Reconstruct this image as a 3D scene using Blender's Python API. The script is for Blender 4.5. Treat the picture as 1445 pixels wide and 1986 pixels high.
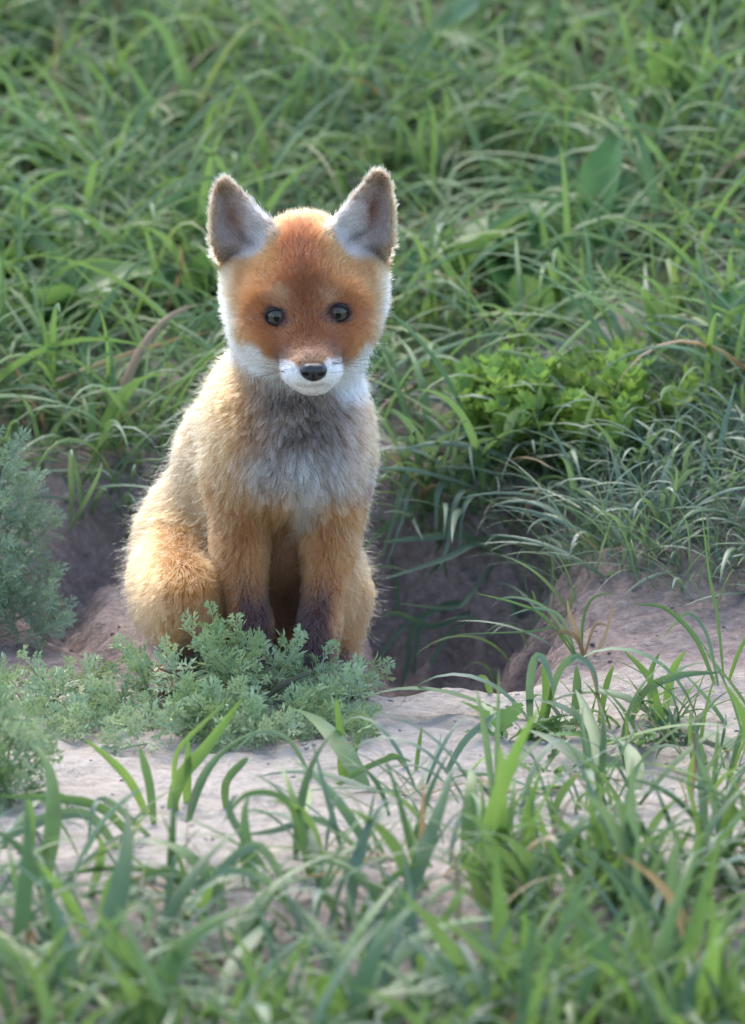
import bpy, math, random
import numpy as np
from mathutils import Vector, Matrix, kdtree

# ------------------------------------------------------------------ scene, camera, light
for o in list(bpy.data.objects):
    bpy.data.objects.remove(o)
sc = bpy.context.scene
COL = sc.collection
rng = np.random.default_rng(7)
random.seed(7)

D = 7.0                       # metres from lens to fox
S = 0.00033                   # metres per photo pixel at the fox
TH = math.radians(11.0)       # camera looks down by this
CX, CY = 722.5, 993.0
_v = (CY - 1330) * S
_t = D * math.cos(TH) / (D * math.cos(TH) + _v * math.sin(TH))
ZT = -(D * math.sin(TH) + _t * (-D * math.sin(TH) + _v * math.cos(TH)))
CAM = np.array([0, -D * math.cos(TH), ZT + D * math.sin(TH)])
FWD = np.array([0, math.cos(TH), -math.sin(TH)])
UP = np.array([0, math.sin(TH), math.cos(TH)])

def at(px, py, Y):
    """world point seen at photo pixel (px, py) that lies at depth Y"""
    d = FWD * D + np.array([1., 0, 0]) * (px - CX) * S + UP * (CY - py) * S
    t = (Y - CAM[1]) / d[1]
    return CAM + d * t

def to_px(P):
    """photo pixel of world points (n,3)"""
    q = np.asarray(P) - CAM
    w = q @ FWD
    return q[:, 0] / w * D / S + CX, CY - (q @ UP) / w * D / S

cam = bpy.data.cameras.new('camera')
cam.sensor_fit = 'VERTICAL'
cam.sensor_height = 36.0
cam.lens = 36.0 * D / (1986 * S)
cam.clip_end = 500
cam.dof.use_dof = True
cam.dof.focus_distance = D - 0.03
cam.dof.aperture_fstop = cam.lens / 37.0
camo = bpy.data.objects.new('camera', cam)
COL.objects.link(camo)
camo.location = CAM
camo.rotation_euler = (math.pi / 2 - TH, 0, 0)
sc.camera = camo

SUN_EL, SUN_AZ = math.radians(52), math.radians(-14)   # behind the fox, a little to the left
world = bpy.data.worlds.new('World')
sc.world = world
world.use_nodes = True
wn = world.node_tree.nodes
sky = wn.new('ShaderNodeTexSky')
sky.sky_type = 'NISHITA'
sky.sun_disc = False
sky.sun_elevation = SUN_EL
sky.sun_rotation = SUN_AZ
sky.air_density = 1.0
sky.dust_density = 1.2
bg = wn['Background']
bg.inputs['Strength'].default_value = 0.15
world.node_tree.links.new(sky.outputs[0], bg.inputs[0])
sun = bpy.data.lights.new('sun', 'SUN')
sun.energy = 1.35
sun.angle = math.radians(40)
sun.color = (1.0, 0.93, 0.82)
suno = bpy.data.objects.new('sun', sun)
COL.objects.link(suno)
sd = Vector((math.sin(SUN_AZ) * math.cos(SUN_EL), math.cos(SUN_AZ) * math.cos(SUN_EL), math.sin(SUN_EL)))
suno.rotation_euler = (-sd).to_track_quat('-Z', 'Y').to_euler()
suno.location = sd * 5
sc.view_settings.view_transform = 'Standard'
sc.view_settings.look = 'None'
sc.view_settings.gamma = 1
sc.view_settings.exposure = 1.9
sc.render.engine = 'CYCLES'
sc.cycles.use_denoising = True
sc.cycles.max_bounces = 10
sc.cycles.diffuse_bounces = 2
sc.cycles.transmission_bounces = 8
sc.cycles.transparent_max_bounces = 8
sc.cycles_curves.shape = 'RIBBONS'

# ------------------------------------------------------------------ helpers
def tag(o, label=None, cat=None, group=None, kind=None):
    for k, v in (('label', label), ('category', cat), ('group', group), ('kind', kind)):
        if v:
            o[k] = v
    return o

def new_obj(name, data, parent=None):
    o = bpy.data.objects.new(name, data)
    COL.objects.link(o)
    if parent is not None:
        o.parent = parent
    return o

def empty(name, loc):
    o = bpy.data.objects.new(name, None)
    o.empty_display_size = 0.02
    COL.objects.link(o)
    o.location = loc
    return o

def np_mesh(name, V, F, mat=None, smooth=True, attrs=None):
    """mesh from numpy arrays; F is (n,3) or (n,4)"""
    V = np.asarray(V, dtype=np.float32)
    F = np.asarray(F, dtype=np.int32)
    k = F.shape[1]
    me = bpy.data.meshes.new(name)
    me.vertices.add(len(V))
    me.vertices.foreach_set('co', V.ravel())
    me.loops.add(F.size)
    me.loops.foreach_set('vertex_index', F.ravel())
    me.polygons.add(len(F))
    me.polygons.foreach_set('loop_start', np.arange(len(F), dtype=np.int32) * k)
    me.update(calc_edges=True)
    me.validate()
    if smooth:
        me.polygons.foreach_set('use_smooth', np.ones(len(me.polygons), dtype=bool))
    if attrs:
        for nm, (typ, arr) in attrs.items():
            a = me.attributes.new(nm, typ, 'POINT')
            a.data.foreach_set('color' if typ == 'FLOAT_COLOR' else 'value', np.asarray(arr, dtype=np.float32).ravel())
    if mat:
        me.materials.append(mat)
    return me

def _hash(ix, iy, iz, seed):
    h = (ix.astype(np.int64) * 374761393 + iy.astype(np.int64) * 668265263 + iz.astype(np.int64) * 2147483647 + seed * 974711) & 0xFFFFFFFF
    h = ((h ^ (h >> 13)) * 1274126177) & 0xFFFFFFFF
    h = h ^ (h >> 16)
    return (h & 0xFFFF) / 65535.0

def vnoise(x, y, z=None, seed=0):
    """smooth lattice noise in -1..1"""
    x = np.asarray(x, dtype=np.float64); y = np.asarray(y, dtype=np.float64)
    z = np.zeros_like(x) if z is None else np.asarray(z, dtype=np.float64)
    ix, iy, iz = np.floor(x), np.floor(y), np.floor(z)
    fx, fy, fz = x - ix, y - iy, z - iz
    fx, fy, fz = [f * f * (3 - 2 * f) for f in (fx, fy, fz)]
    r = 0
    for a in (0, 1):
        for b in (0, 1):
            for c in (0, 1):
                w = (fx if a else 1 - fx) * (fy if b else 1 - fy) * (fz if c else 1 - fz)
                r = r + w * _hash(ix + a, iy + b, iz + c, seed)
    return r * 2 - 1

def sstep(a, b, x):
    t = np.clip((x - a) / (b - a), 0, 1)
    return t * t * (3 - 2 * t)

def unit(v):
    return v / (np.linalg.norm(v, axis=-1, keepdims=True) + 1e-12)

# ------------------------------------------------------------------ materials
def mat_nodes(name):
    m = bpy.data.materials.new(name)
    m.use_nodes = True
    nt = m.node_tree
    return m, nt, nt.nodes['Principled BSDF'], nt.nodes['Material Output']

def ramp(nt, stops, fac, interp='LINEAR'):
    r = nt.nodes.new('ShaderNodeValToRGB')
    r.color_ramp.interpolation = interp
    e = r.color_ramp.elements
    while len(e) < len(stops):
        e.new(0.5)
    for k, (p, c) in enumerate(stops):
        e[k].position = p
        e[k].color = (*c, 1)
    nt.links.new(fac, r.inputs[0])
    return r.outputs[0]

def simple_mat(name, col, rough=0.5, spec=0.5, coat=0.0):
    m, nt, p, out = mat_nodes(name)
    p.inputs['Base Color'].default_value = (*col, 1)
    p.inputs['Roughness'].default_value = rough
    p.inputs['Specular IOR Level'].default_value = spec
    p.inputs['Coat Weight'].default_value = coat
    p.inputs['Coat Roughness'].default_value = 0.03
    return m

def leaf_mat(name, stops, rough=0.42, trans=0.35, tcol=(0.22, 0.36, 0.09), spec=0.38, veins=True, scale=900):
    """thin leaf: waxy front, light passes through; tint runs over a ramp per object and per blade"""
    m, nt, p, out = mat_nodes(name)
    L = nt.links.new
    oi = nt.nodes.new('ShaderNodeObjectInfo')
    at_ = nt.nodes.new('ShaderNodeAttribute'); at_.attribute_name = 'rnd'
    add = nt.nodes.new('ShaderNodeMath'); add.operation = 'ADD'
    L(oi.outputs['Random'], add.inputs[0]); L(at_.outputs['Fac'], add.inputs[1])
    fr = nt.nodes.new('ShaderNodeMath'); fr.operation = 'FRACT'
    L(add.outputs[0], fr.inputs[0])
    col = ramp(nt, stops, fr.outputs[0])
    tc = nt.nodes.new('ShaderNodeTexCoord')
    nz = nt.nodes.new('ShaderNodeTexNoise'); nz.inputs['Scale'].default_value = 60; nz.inputs['Detail'].default_value = 3
    geo = nt.nodes.new('ShaderNodeNewGeometry')
    L(geo.outputs['Position'], nz.inputs['Vector'])
    hsv = nt.nodes.new('ShaderNodeHueSaturation')
    mr = nt.nodes.new('ShaderNodeMapRange')
    mr.inputs['To Min'].default_value = 0.6; mr.inputs['To Max'].default_value = 1.4
    L(nz.outputs['Fac'], mr.inputs['Value']); L(mr.outputs[0], hsv.inputs['Value'])
    L(col, hsv.inputs['Color'])
    L(hsv.outputs[0], p.inputs['Base Color'])
    p.inputs['Roughness'].default_value = rough
    p.inputs['Specular IOR Level'].default_value = spec
    tr = nt.nodes.new('ShaderNodeBsdfTranslucent')
    mx = nt.nodes.new('ShaderNodeMix'); mx.data_type = 'RGBA'; mx.blend_type = 'MIX'
    mx.inputs[0].default_value = 0.55
    L(hsv.outputs[0], mx.inputs[6]); mx.inputs[7].default_value = (*tcol, 1)
    L(mx.outputs[2], tr.inputs['Color'])
    ms = nt.nodes.new('ShaderNodeMixShader')
    ms.inputs[0].default_value = trans
    L(p.outputs[0], ms.inputs[1]); L(tr.outputs[0], ms.inputs[2]); L(ms.outputs[0], out.inputs['Surface'])
    if veins:
        av = nt.nodes.new('ShaderNodeAttribute'); av.attribute_name = 'across'
        mu = nt.nodes.new('ShaderNodeMath'); mu.operation = 'MULTIPLY'; mu.inputs[1].default_value = 34
        L(av.outputs['Fac'], mu.inputs[0])
        si = nt.nodes.new('ShaderNodeMath'); si.operation = 'SINE'; L(mu.outputs[0], si.inputs[0])
        bp = nt.nodes.new('ShaderNodeBump'); bp.inputs['Strength'].default_value = 0.25; bp.inputs['Distance'].default_value = 0.0006
        L(si.outputs[0], bp.inputs['Height']); L(bp.outputs[0], p.inputs['Normal']); 
    return m

G_BLUE, G_MID, G_YEL, G_DARK, STRAW = (0.072, 0.135, 0.062), (0.088, 0.165, 0.040), (0.15, 0.225, 0.045), (0.048, 0.100, 0.034), (0.36, 0.28, 0.17)
M_grass = leaf_mat('grass_blade', [(0, G_BLUE), (0.3, G_MID), (0.55, G_DARK), (0.75, G_BLUE), (0.9, G_YEL), (1.0, G_MID)], rough=0.46, trans=0.34)
M_grass_bg = leaf_mat('meadow_blade', [(0, G_MID), (0.3, (0.115, 0.20, 0.07)), (0.55, (0.085, 0.160, 0.078)), (0.8, (0.135, 0.22, 0.075)), (0.94, G_YEL), (1.0, (0.26, 0.24, 0.10))], rough=0.5, trans=0.38, veins=False)
M_hang = leaf_mat('bluish_blade', [(0, (0.11, 0.165, 0.11)), (0.5, (0.14, 0.20, 0.135)), (1.0, (0.09, 0.145, 0.08))], rough=0.42, trans=0.3)
M_yellow = leaf_mat('young_blade', [(0, (0.15, 0.245, 0.04)), (0.5, (0.105, 0.20, 0.035)), (1.0, (0.18, 0.25, 0.05))], rough=0.4, trans=0.42)
M_straw = leaf_mat('dry_blade', [(0, (0.26, 0.19, 0.11)), (0.5, (0.19, 0.12, 0.065)), (1.0, (0.31, 0.25, 0.15))], rough=0.6, trans=0.25, tcol=(0.5, 0.36, 0.16))
M_broad = leaf_mat('broad_leaf', [(0, (0.065, 0.16, 0.045)), (0.4, (0.10, 0.215, 0.05)), (0.8, (0.075, 0.165, 0.07)), (1.0, (0.14, 0.24, 0.05))], rough=0.4, trans=0.32, veins=False)
M_lime = leaf_mat('small_leaf', [(0, (0.21, 0.33, 0.05)), (0.5, (0.28, 0.40, 0.07)), (1.0, (0.15, 0.27, 0.05))], rough=0.45, trans=0.4, veins=False)
M_worm = leaf_mat('wormwood_leaf', [(0, (0.25, 0.345, 0.155)), (0.5, (0.38, 0.465, 0.27)), (1.0, (0.17, 0.27, 0.09))], rough=0.6, trans=0.2, tcol=(0.40, 0.50, 0.22), spec=0.4, veins=False)
M_worm2 = leaf_mat('wormwood_feather', [(0, (0.20, 0.29, 0.19)), (0.5, (0.27, 0.36, 0.25)), (1.0, (0.15, 0.24, 0.13))], rough=0.62, trans=0.25, tcol=(0.22, 0.33, 0.13), spec=0.35, veins=False)
M_stem = simple_mat('stem', (0.12, 0.11, 0.06), 0.7)

def ground_mat():
    m, nt, p, out = mat_nodes('earth')
    L = nt.links.new
    geo = nt.nodes.new('ShaderNodeNewGeometry')
    soil = nt.nodes.new('ShaderNodeAttribute'); soil.attribute_name = 'soil'
    turf = nt.nodes.new('ShaderNodeAttribute'); turf.attribute_name = 'turf'
    def noise(scale, detail=6, rough=0.6):
        n = nt.nodes.new('ShaderNodeTexNoise'); n.inputs['Scale'].default_value = scale
        n.inputs['Detail'].default_value = detail; n.inputs['Roughness'].default_value = rough
        L(geo.outputs['Position'], n.inputs['Vector']); return n.outputs['Fac']
    n1, n2, n3 = noise(22), noise(160), noise(900, 3)
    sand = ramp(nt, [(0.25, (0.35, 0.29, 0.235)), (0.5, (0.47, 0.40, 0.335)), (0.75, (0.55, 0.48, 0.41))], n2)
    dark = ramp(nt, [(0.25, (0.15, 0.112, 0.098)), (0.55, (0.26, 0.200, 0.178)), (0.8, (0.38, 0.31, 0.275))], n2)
    tur = ramp(nt, [(0.3, (0.035, 0.05, 0.018)), (0.7, (0.075, 0.085, 0.035))], n1)
    def mix(f, a, b):
        x = nt.nodes.new('ShaderNodeMix'); x.data_type = 'RGBA'
        L(f, x.inputs[0]); L(a, x.inputs[6]); L(b, x.inputs[7]); return x.outputs[2]
    def wob(attr, amt):
        a = nt.nodes.new('ShaderNodeMath'); a.operation = 'MULTIPLY_ADD'
        L(n1, a.inputs[0]); a.inputs[1].default_value = amt
        s_ = nt.nodes.new('ShaderNodeMath'); s_.operation = 'SUBTRACT'
        L(attr, s_.inputs[0]); s_.inputs[1].default_value = amt * 0.5
        L(s_.outputs[0], a.inputs[2])
        c = nt.nodes.new('ShaderNodeClamp'); L(a.outputs[0], c.inputs[0]); return c.outputs[0]
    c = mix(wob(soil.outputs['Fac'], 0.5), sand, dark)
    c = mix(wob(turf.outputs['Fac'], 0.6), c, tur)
    L(c, p.inputs['Base Color'])
    p.inputs['Roughness'].default_value = 0.92
    p.inputs['Specular IOR Level'].default_value = 0.25
    ad = nt.nodes.new('ShaderNodeMath'); ad.operation = 'MULTIPLY_ADD'
    L(n3, ad.inputs[0]); ad.inputs[1].default_value = 0.35; L(n2, ad.inputs[2])
    bp = nt.nodes.new('ShaderNodeBump'); bp.inputs['Strength'].default_value = 0.9; bp.inputs['Distance'].default_value = 0.007
    L(ad.outputs[0], bp.inputs['Height']); L(bp.outputs[0], p.inputs['Normal'])
    return m
M_ground = ground_mat()

# ------------------------------------------------------------------ the ground
def terrain(x, y, full=False):
    x = np.asarray(x, dtype=np.float64); y = np.asarray(y, dtype=np.float64)
    n1 = vnoise(x * 5 + 3, y * 5, seed=1); n2 = vnoise(x * 17, y * 17, seed=2)
    n3 = vnoise(x * 55, y * 55, seed=3); n4 = vnoise(x * 130, y * 130, seed=4)
    wx = x + 0.02 * n2 + 0.006 * n3
    wy = y + 0.02 * vnoise(x * 15 + 9, y * 6, seed=5) + 0.008 * vnoise(x * 40 + 9, y * 30, seed=6)
    slope = 0.06 * sstep(0.0, 0.42, y) + 0.17 * np.clip(y - 0.38, 0, 5)
    slope = slope + 0.03 * sstep(0.02, 0.3, x) * sstep(0, 0.3, y) * (1 - sstep(1, 3, y))
    front = -0.02 * sstep(-0.3, -1.2, y) + 0.012 * sstep(0.05, 0.2, x) * sstep(-0.25, 0.05, y)
    z = slope + front + 0.012 * n1 * sstep(-0.1, -0.5, y) + 0.005 * n2 + 0.003 * n3 + 0.0013 * n4
    # the hollow of the burrow behind and beside the fox
    e = np.sqrt(((wx + 0.05) / 0.21) ** 2 + ((wy - 0.22) / 0.20) ** 2)
    lobe = np.sqrt(((wx - 0.035) / 0.105) ** 2 + ((wy - 0.14) / 0.20) ** 2)
    hole = np.maximum(sstep(1.08, 0.5, e), sstep(1.08, 0.42, lobe))
    hole = hole * sstep(-0.045, 0.02, wy)
    plat = (1 - sstep(-0.025, 0.018, wx)) * sstep(-0.215, -0.135, wx) * (1 - sstep(0.27, 0.34, wy))
    hole = hole * (1 - plat)
    dig = np.clip(hole * 1.15, 0, 1)
    z = z * (1 - dig) + dig * (-0.066 + 0.012 * n2 + 0.010 * n3 + 0.005 * n4)
    pw = plat * sstep(-0.06, -0.03, y) * (1 - dig)
    z = z * (1 - pw) + pw * (0.0 + 0.0015 * n3)
    if full:
        # crumbly back wall
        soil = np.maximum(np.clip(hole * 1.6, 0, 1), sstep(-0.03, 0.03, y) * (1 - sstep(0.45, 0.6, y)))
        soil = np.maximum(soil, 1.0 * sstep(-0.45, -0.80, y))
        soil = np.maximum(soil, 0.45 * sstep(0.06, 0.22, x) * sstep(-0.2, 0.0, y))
        turf = sstep(0.55, 0.75, y) + sstep(-0.85, -1.3, y) + sstep(0.5, 0.8, np.abs(x))
        return z, np.clip(soil, 0, 1), np.clip(turf, 0, 1)
    return z

def axis(fine, lo, hi, out, g=1.12):
    a = list(np.arange(lo, hi, fine))
    s_, v = fine, a[-1]
    up = []
    while v < out:
        s_ = min(s_ * g, 6); v += s_; up.append(v)
    s_, v, dn = fine, a[0], []
    while v > -out:
        s_ = min(s_ * g, 6); v -= s_; dn.append(v)
    return np.array(dn[::-1] + a + up)
gx = axis(0.0035, -0.34, 0.34, 90)
gy = axis(0.0035, -0.62, 0.56, 90)
GX, GY = np.meshgrid(gx, gy, indexing='ij')
GZ, SO, TU = terrain(GX, GY, True)
nx, ny = GX.shape
idx = np.arange(nx * ny).reshape(nx, ny)
F = np.stack([idx[:-1, :-1], idx[1:, :-1], idx[1:, 1:], idx[:-1, 1:]], -1).reshape(-1, 4)
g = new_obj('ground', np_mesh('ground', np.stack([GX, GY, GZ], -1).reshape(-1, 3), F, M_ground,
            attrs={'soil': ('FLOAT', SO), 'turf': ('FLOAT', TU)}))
tag(g, 'pale sandy earth with the dark hollow of a burrow', 'ground', kind='structure')

def ground_hit(px, py):
    """point of the terrain seen at a photo pixel"""
    d = FWD * D + np.array([1., 0, 0]) * (px - CX) * S + UP * (CY - py) * S
    t = np.linspace(0.72, 1.45, 1500)
    P = CAM + d * t[:, None]
    below = P[:, 2] < terrain(P[:, 0], P[:, 1])
    k = int(np.argmax(below)) if below.any() else len(t) - 1
    return P[k]

# crumbs of earth lying about (uncountable)
def clod_variants(n=6):
    out = []
    import bmesh
    for k in range(n):
        bm = bmesh.new()
        bmesh.ops.create_icosphere(bm, subdivisions=1, radius=1)
        for v in bm.verts:
            v.co *= random.uniform(0.65, 1.15)
            v.co.z *= 0.7
        V = np.array([v.co[:] for v in bm.verts]); Fc = np.array([[v.index for v in f.verts] for f in bm.faces])
        bm.free(); out.append((V, Fc))
    return out
CLOD = clod_variants()

def merge_instances(variants, which, scale, rot, loc):
    """numpy merge: variants list of (V,F); rot (n,3,3)"""
    VV, FF, II, base = [], [], [], 0
    for k, (V, Fc) in enumerate(variants):
        s_ = np.where(which == k)[0]
        if len(s_) == 0:
            continue
        sc_ = scale[s_]
        P = V[None] * (sc_[:, None, :] if sc_.ndim == 2 else sc_[:, None, None])
        P = np.einsum('nij,nvj->nvi', rot[s_], P) + loc[s_][:, None, :]
        n, nv = len(s_), len(V)
        VV.append(P.reshape(-1, 3))
        FF.append((Fc[None] + (np.arange(n) * nv)[:, None, None] + base).reshape(-1, Fc.shape[1]))
        II.append(np.repeat(s_, nv))
        base += n * nv
    return np.concatenate(VV), np.concatenate(FF), np.concatenate(II)

def rotz(a):
    c, s_ = np.cos(a), np.sin(a); o, i = np.zeros_like(a), np.ones_like(a)
    return np.stack([np.stack([c, -s_, o], -1), np.stack([s_, c, o], -1), np.stack([o, o, i], -1)], -2)

def roty(a):
    c, s_ = np.cos(a), np.sin(a); o, i = np.zeros_like(a), np.ones_like(a)
    return np.stack([np.stack([c, o, s_], -1), np.stack([o, i, o], -1), np.stack([-s_, o, c], -1)], -2)

M_sandclod = simple_mat('sand_crumb', (0.36, 0.315, 0.285), 0.95, 0.2)
M_darkclod = simple_mat('soil_crumb', (0.17, 0.13, 0.118), 0.95, 0.2)
def crumbs(name, n, xr, yr, smin, smax, mat, label):
    x = rng.uniform(*xr, n); y = rng.uniform(*yr, n); z = terrain(x, y)
    sc_ = smin * (smax / smin) ** (rng.random(n) ** 3)
    V, Fc, I = merge_instances(CLOD, rng.integers(0, len(CLOD), n), sc_, rotz(rng.uniform(0, 6.28, n)), np.stack([x, y, z + sc_ * 0.2], -1))
    o = new_obj(name, np_mesh(name, V, Fc, mat, smooth=False))
    tag(o, label, 'crumbs', kind='stuff')
crumbs('sand_crumbs', 1500, (-0.34, 0.3), (-0.75, 0.0), 0.0004, 0.0024, M_sandclod, 'small crumbs of dry sand scattered on the pale lip')
crumbs('soil_crumbs', 700, (-0.3, 0.34), (0.02, 0.5), 0.0006, 0.0036, M_darkclod, 'dark crumbs of earth lying in the burrow hollow')

# ------------------------------------------------------------------ the fox cub
# the body is an implicit surface of blended round cones and ellipsoids
class Prims:
    def __init__(self):
        self.items = []
    def cone(self, grp, a, b, ra, rb, k=0.012):
        self.items.append(('c', grp, at(*a), at(*b), ra * S, rb * S, k))
    def ell(self, grp, c, r, k=0.012):
        """r = (x in px, y in metres, z in px)"""
        self.items.append(('e', grp, at(*c), np.array([r[0] * S, r[1], r[2] * S]), 0, 0, k))
    def ear(self, grp, poly, Y0, depth, lean, k=0.010):
        self.items.append(('r', grp, np.array(poly, dtype=float), Y0, depth, lean, k))

def smin(a, b, k):
    h = np.clip(0.5 + 0.5 * (b - a) / k, 0, 1)
    return b * (1 - h) + a * h - k * h * (1 - h)

def poly_sd(poly, x, y):
    """signed distance to polygon, negative inside"""
    d = np.full(x.shape, 1e9); ins = np.zeros(x.shape, dtype=bool)
    n = len(poly)
    for i in range(n):
        ax, ay = poly[i]; bx, by = poly[(i + 1) % n]
        ex, ey = bx - ax, by - ay
        t = np.clip(((x - ax) * ex + (y - ay) * ey) / (ex * ex + ey * ey), 0, 1)
        d = np.minimum(d, np.hypot(x - ax - t * ex, y - ay - t * ey))
        c = ((ay > y) != (by > y)) & (x < (bx - ax) * (y - ay) / (by - ay + 1e-12) + ax)
        ins ^= c
    return np.where(ins, -d, d)

def smooth_poly(pts, it=2):
    P = np.array(pts, dtype=float)
    for _ in range(it):
        Q = np.roll(P, -1, 0)
        P = np.stack([0.75 * P + 0.25 * Q, 0.25 * P + 0.75 * Q], 1).reshape(-1, 2)
    return P

def prim_sd(it, P):
    if it[0] == 'c':
        _, _, a, b, ra, rb, k = it
        ab = b - a; t = np.clip(((P - a) @ ab) / (ab @ ab), 0, 1)
        return np.linalg.norm(P - a - t[:, None] * ab, axis=1) - (ra + (rb - ra) * t)
    if it[0] == 'e':
        _, _, c, r, _, _, k = it
        q = (P - c) / r; l = np.linalg.norm(q, axis=1); l2 = np.linalg.norm(q / r, axis=1)
        return np.where(l2 > 1e-9, l * (l - 1) / np.maximum(l2, 1e-9), -r.min())
    _, _, poly, Y0, depth, lean, k = it
    d2 = poly_sd(poly, P[:, 0], P[:, 2])
    zlo, zhi = poly[:, 1].min(), poly[:, 1].max()
    v = np.clip((P[:, 2] - zlo) / (zhi - zlo), 0, 1)
    di = np.clip(-d2, 0, 0.02)
    yc = Y0 + lean * v + 0.55 * (np.abs(P[:, 0] + 0.0435) - 0.03) + 0.026 * sstep(0.34, 0.04, v) + depth * (1.15 - 0.75 * v) * (1 - np.exp(-di / 0.0085))
    th = 0.0017 + 0.001 * (1 - v)
    dy = (np.abs(P[:, 1] - yc) - th) * 0.75
    return np.maximum(dy, d2) + 0.25 * np.maximum(0, 0.002 + np.minimum(dy, d2))

def field(items, P):
    d = np.full(len(P), 1.0)
    for it in items:
        d = smin(prim_sd(it, P), d, it[-1])
    return d

def zoom_poly(pts):
    """ear outlines read from an enlargement of the photo, at the depth of the head"""
    out = []
    for x, y in smooth_poly(pts, 2):
        p = at(370 + x / 3.284, 314 + y / 3.284, 0.012)
        out.append((p[0], p[2]))
    return np.array(out)

fx = Prims()
# skull, cheeks, muzzle
fx.ell('head', (592, 548, 0.008), (104, 0.047, 126))
fx.ell('head', (590, 572, 0.008), (117, 0.044, 88), 0.02)
fx.ell('head', (534, 634, -0.002), (58, 0.038, 58), 0.025)
fx.ell('head', (656, 628, -0.002), (54, 0.038, 58), 0.025)
fx.ell('head', (540, 578, -0.026), (40, 0.014, 26), 0.014)
fx.ell('head', (655, 572, -0.026), (40, 0.014, 26), 0.014)
fx.ell('head', (474, 550, 0.018), (26, 0.022, 42), 0.014)
fx.ell('head', (710, 546, 0.018), (24, 0.022, 42), 0.014)
fx.cone('muzzle', (597, 640, -0.030), (606, 707, -0.066), 58, 36, 0.014)
fx.cone('muzzle', (596, 560, -0.030), (600, 640, -0.045), 42, 34, 0.016)
fx.ell('muzzle', (578, 719, -0.060), (28, 0.016, 24), 0.012)
fx.ell('muzzle', (632, 717, -0.060), (27, 0.016, 24), 0.012)
fx.ell('muzzle', (606, 741, -0.055), (28, 0.017, 17), 0.009)
# neck and trunk
fx.cone('body', (580, 690, 0.030), (574, 830, 0.030), 104, 108, 0.026)
fx.ell('chest', (576, 870, 0.026), (112, 0.052, 135), 0.02)
fx.ell('body', (478, 850, 0.040), (72, 0.052, 135), 0.02)
fx.ell('body', (640, 870, 0.040), (48, 0.050, 125), 0.02)
fx.cone('body', (518, 755, 0.070), (462, 880, 0.095), 78, 90, 0.02)
fx.cone('body', (462, 880, 0.095), (406, 1040, 0.115), 90, 108, 0.02)
fx.cone('body', (406, 1040, 0.115), (384, 1140, 0.120), 108, 98, 0.02)
fx.ell('body', (540, 1000, 0.085), (125, 0.062, 150), 0.02)
fx.ell('body', (610, 970, 0.070), (68, 0.055, 130), 0.02)
fx.ell('body', (480, 1150, 0.120), (150, 0.070, 85), 0.02)
# haunches and hind feet
fx.ell('haunch', (341, 1135, 0.055), (80, 0.062, 98), 0.028)
fx.ell('haunch', (352, 1165, 0.005), (66, 0.035, 80), 0.012)
fx.ell('haunch', (650, 1140, 0.065), (50, 0.055, 100), 0.008)
fx.cone('haunch', (662, 1160, 0.045), (652, 1262, 0.03), 44, 26, 0.012)
fx.cone('foot', (318, 1270, 0.02), (326, 1318, -0.05), 34, 24, 0.012)
fx.cone('foot', (655, 1275, 0.03), (684, 1330, -0.018), 26, 22, 0.010)
# front legs and paws
fx.cone('leg', (462, 930, 0.020), (466, 1060, 0.004), 60, 43, 0.014)
fx.cone('leg', (466, 1060, 0.004), (486, 1215, -0.006), 43, 35, 0.008)
fx.cone('leg', (486, 1215, -0.006), (492, 1300, -0.014), 37, 33, 0.008)
fx.cone('leg', (652, 930, 0.020), (638, 1060, 0.004), 56, 42, 0.014)
fx.cone('leg', (638, 1060, 0.004), (619, 1215, -0.006), 42, 34, 0.008)
fx.cone('leg', (619, 1215, -0.006), (616, 1300, -0.014), 36, 33, 0.008)
for cx_ in (492, 616):
    for k, off in enumerate((-27, -9, 9, 27)):
        fx.ell('foot', (cx_ + off, 1326 + (2 if k in (0, 3) else 6), -0.030 - (0.004 if k in (1, 2) else 0)), (11, 0.011, 14), 0.004)
    fx.ell('foot', (cx_, 1316, -0.022), (36, 0.016, 24), 0.006)
for cx_, cy_, yy in ((326, 1338, -0.066), (692, 1336, -0.028)):
    for k, off in enumerate((-20, -7, 7, 20)):
        fx.ell('foot', (cx_ + off, cy_, yy), (9, 0.010, 11), 0.004)
# tail lying behind
fx.cone('tail', (440, 1150, 0.17), (500, 1140, 0.235), 30, 44, 0.02)
fx.cone('tail', (500, 1140, 0.235), (590, 1128, 0.262), 44, 38, 0.02)
fx.cone('tail', (590, 1128, 0.262), (655, 1128, 0.262), 38, 14, 0.02)
N_BODY = len(fx.items)
# ears
EAR_L = zoom_poly([(215, 730), (143, 610), (116, 440), (125, 270), (150, 160), (195, 100), (245, 98), (290, 140), (365, 208), (445, 285), (540, 360), (560, 470), (530, 610), (400, 720)])
EAR_R = zoom_poly([(1225, 730), (1275, 610), (1305, 470), (1306, 330), (1288, 200), (1265, 105), (1220, 48), (1165, 45), (1130, 85), (1095, 120), (1010, 225), (915, 320), (850, 390), (850, 500), (910, 620), (1040, 720)])
fx.ear('ear', EAR_L, -0.014, 0.024, 0.016)
fx.ear('ear', EAR_R, -0.014, 0.024, 0.016)

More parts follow.
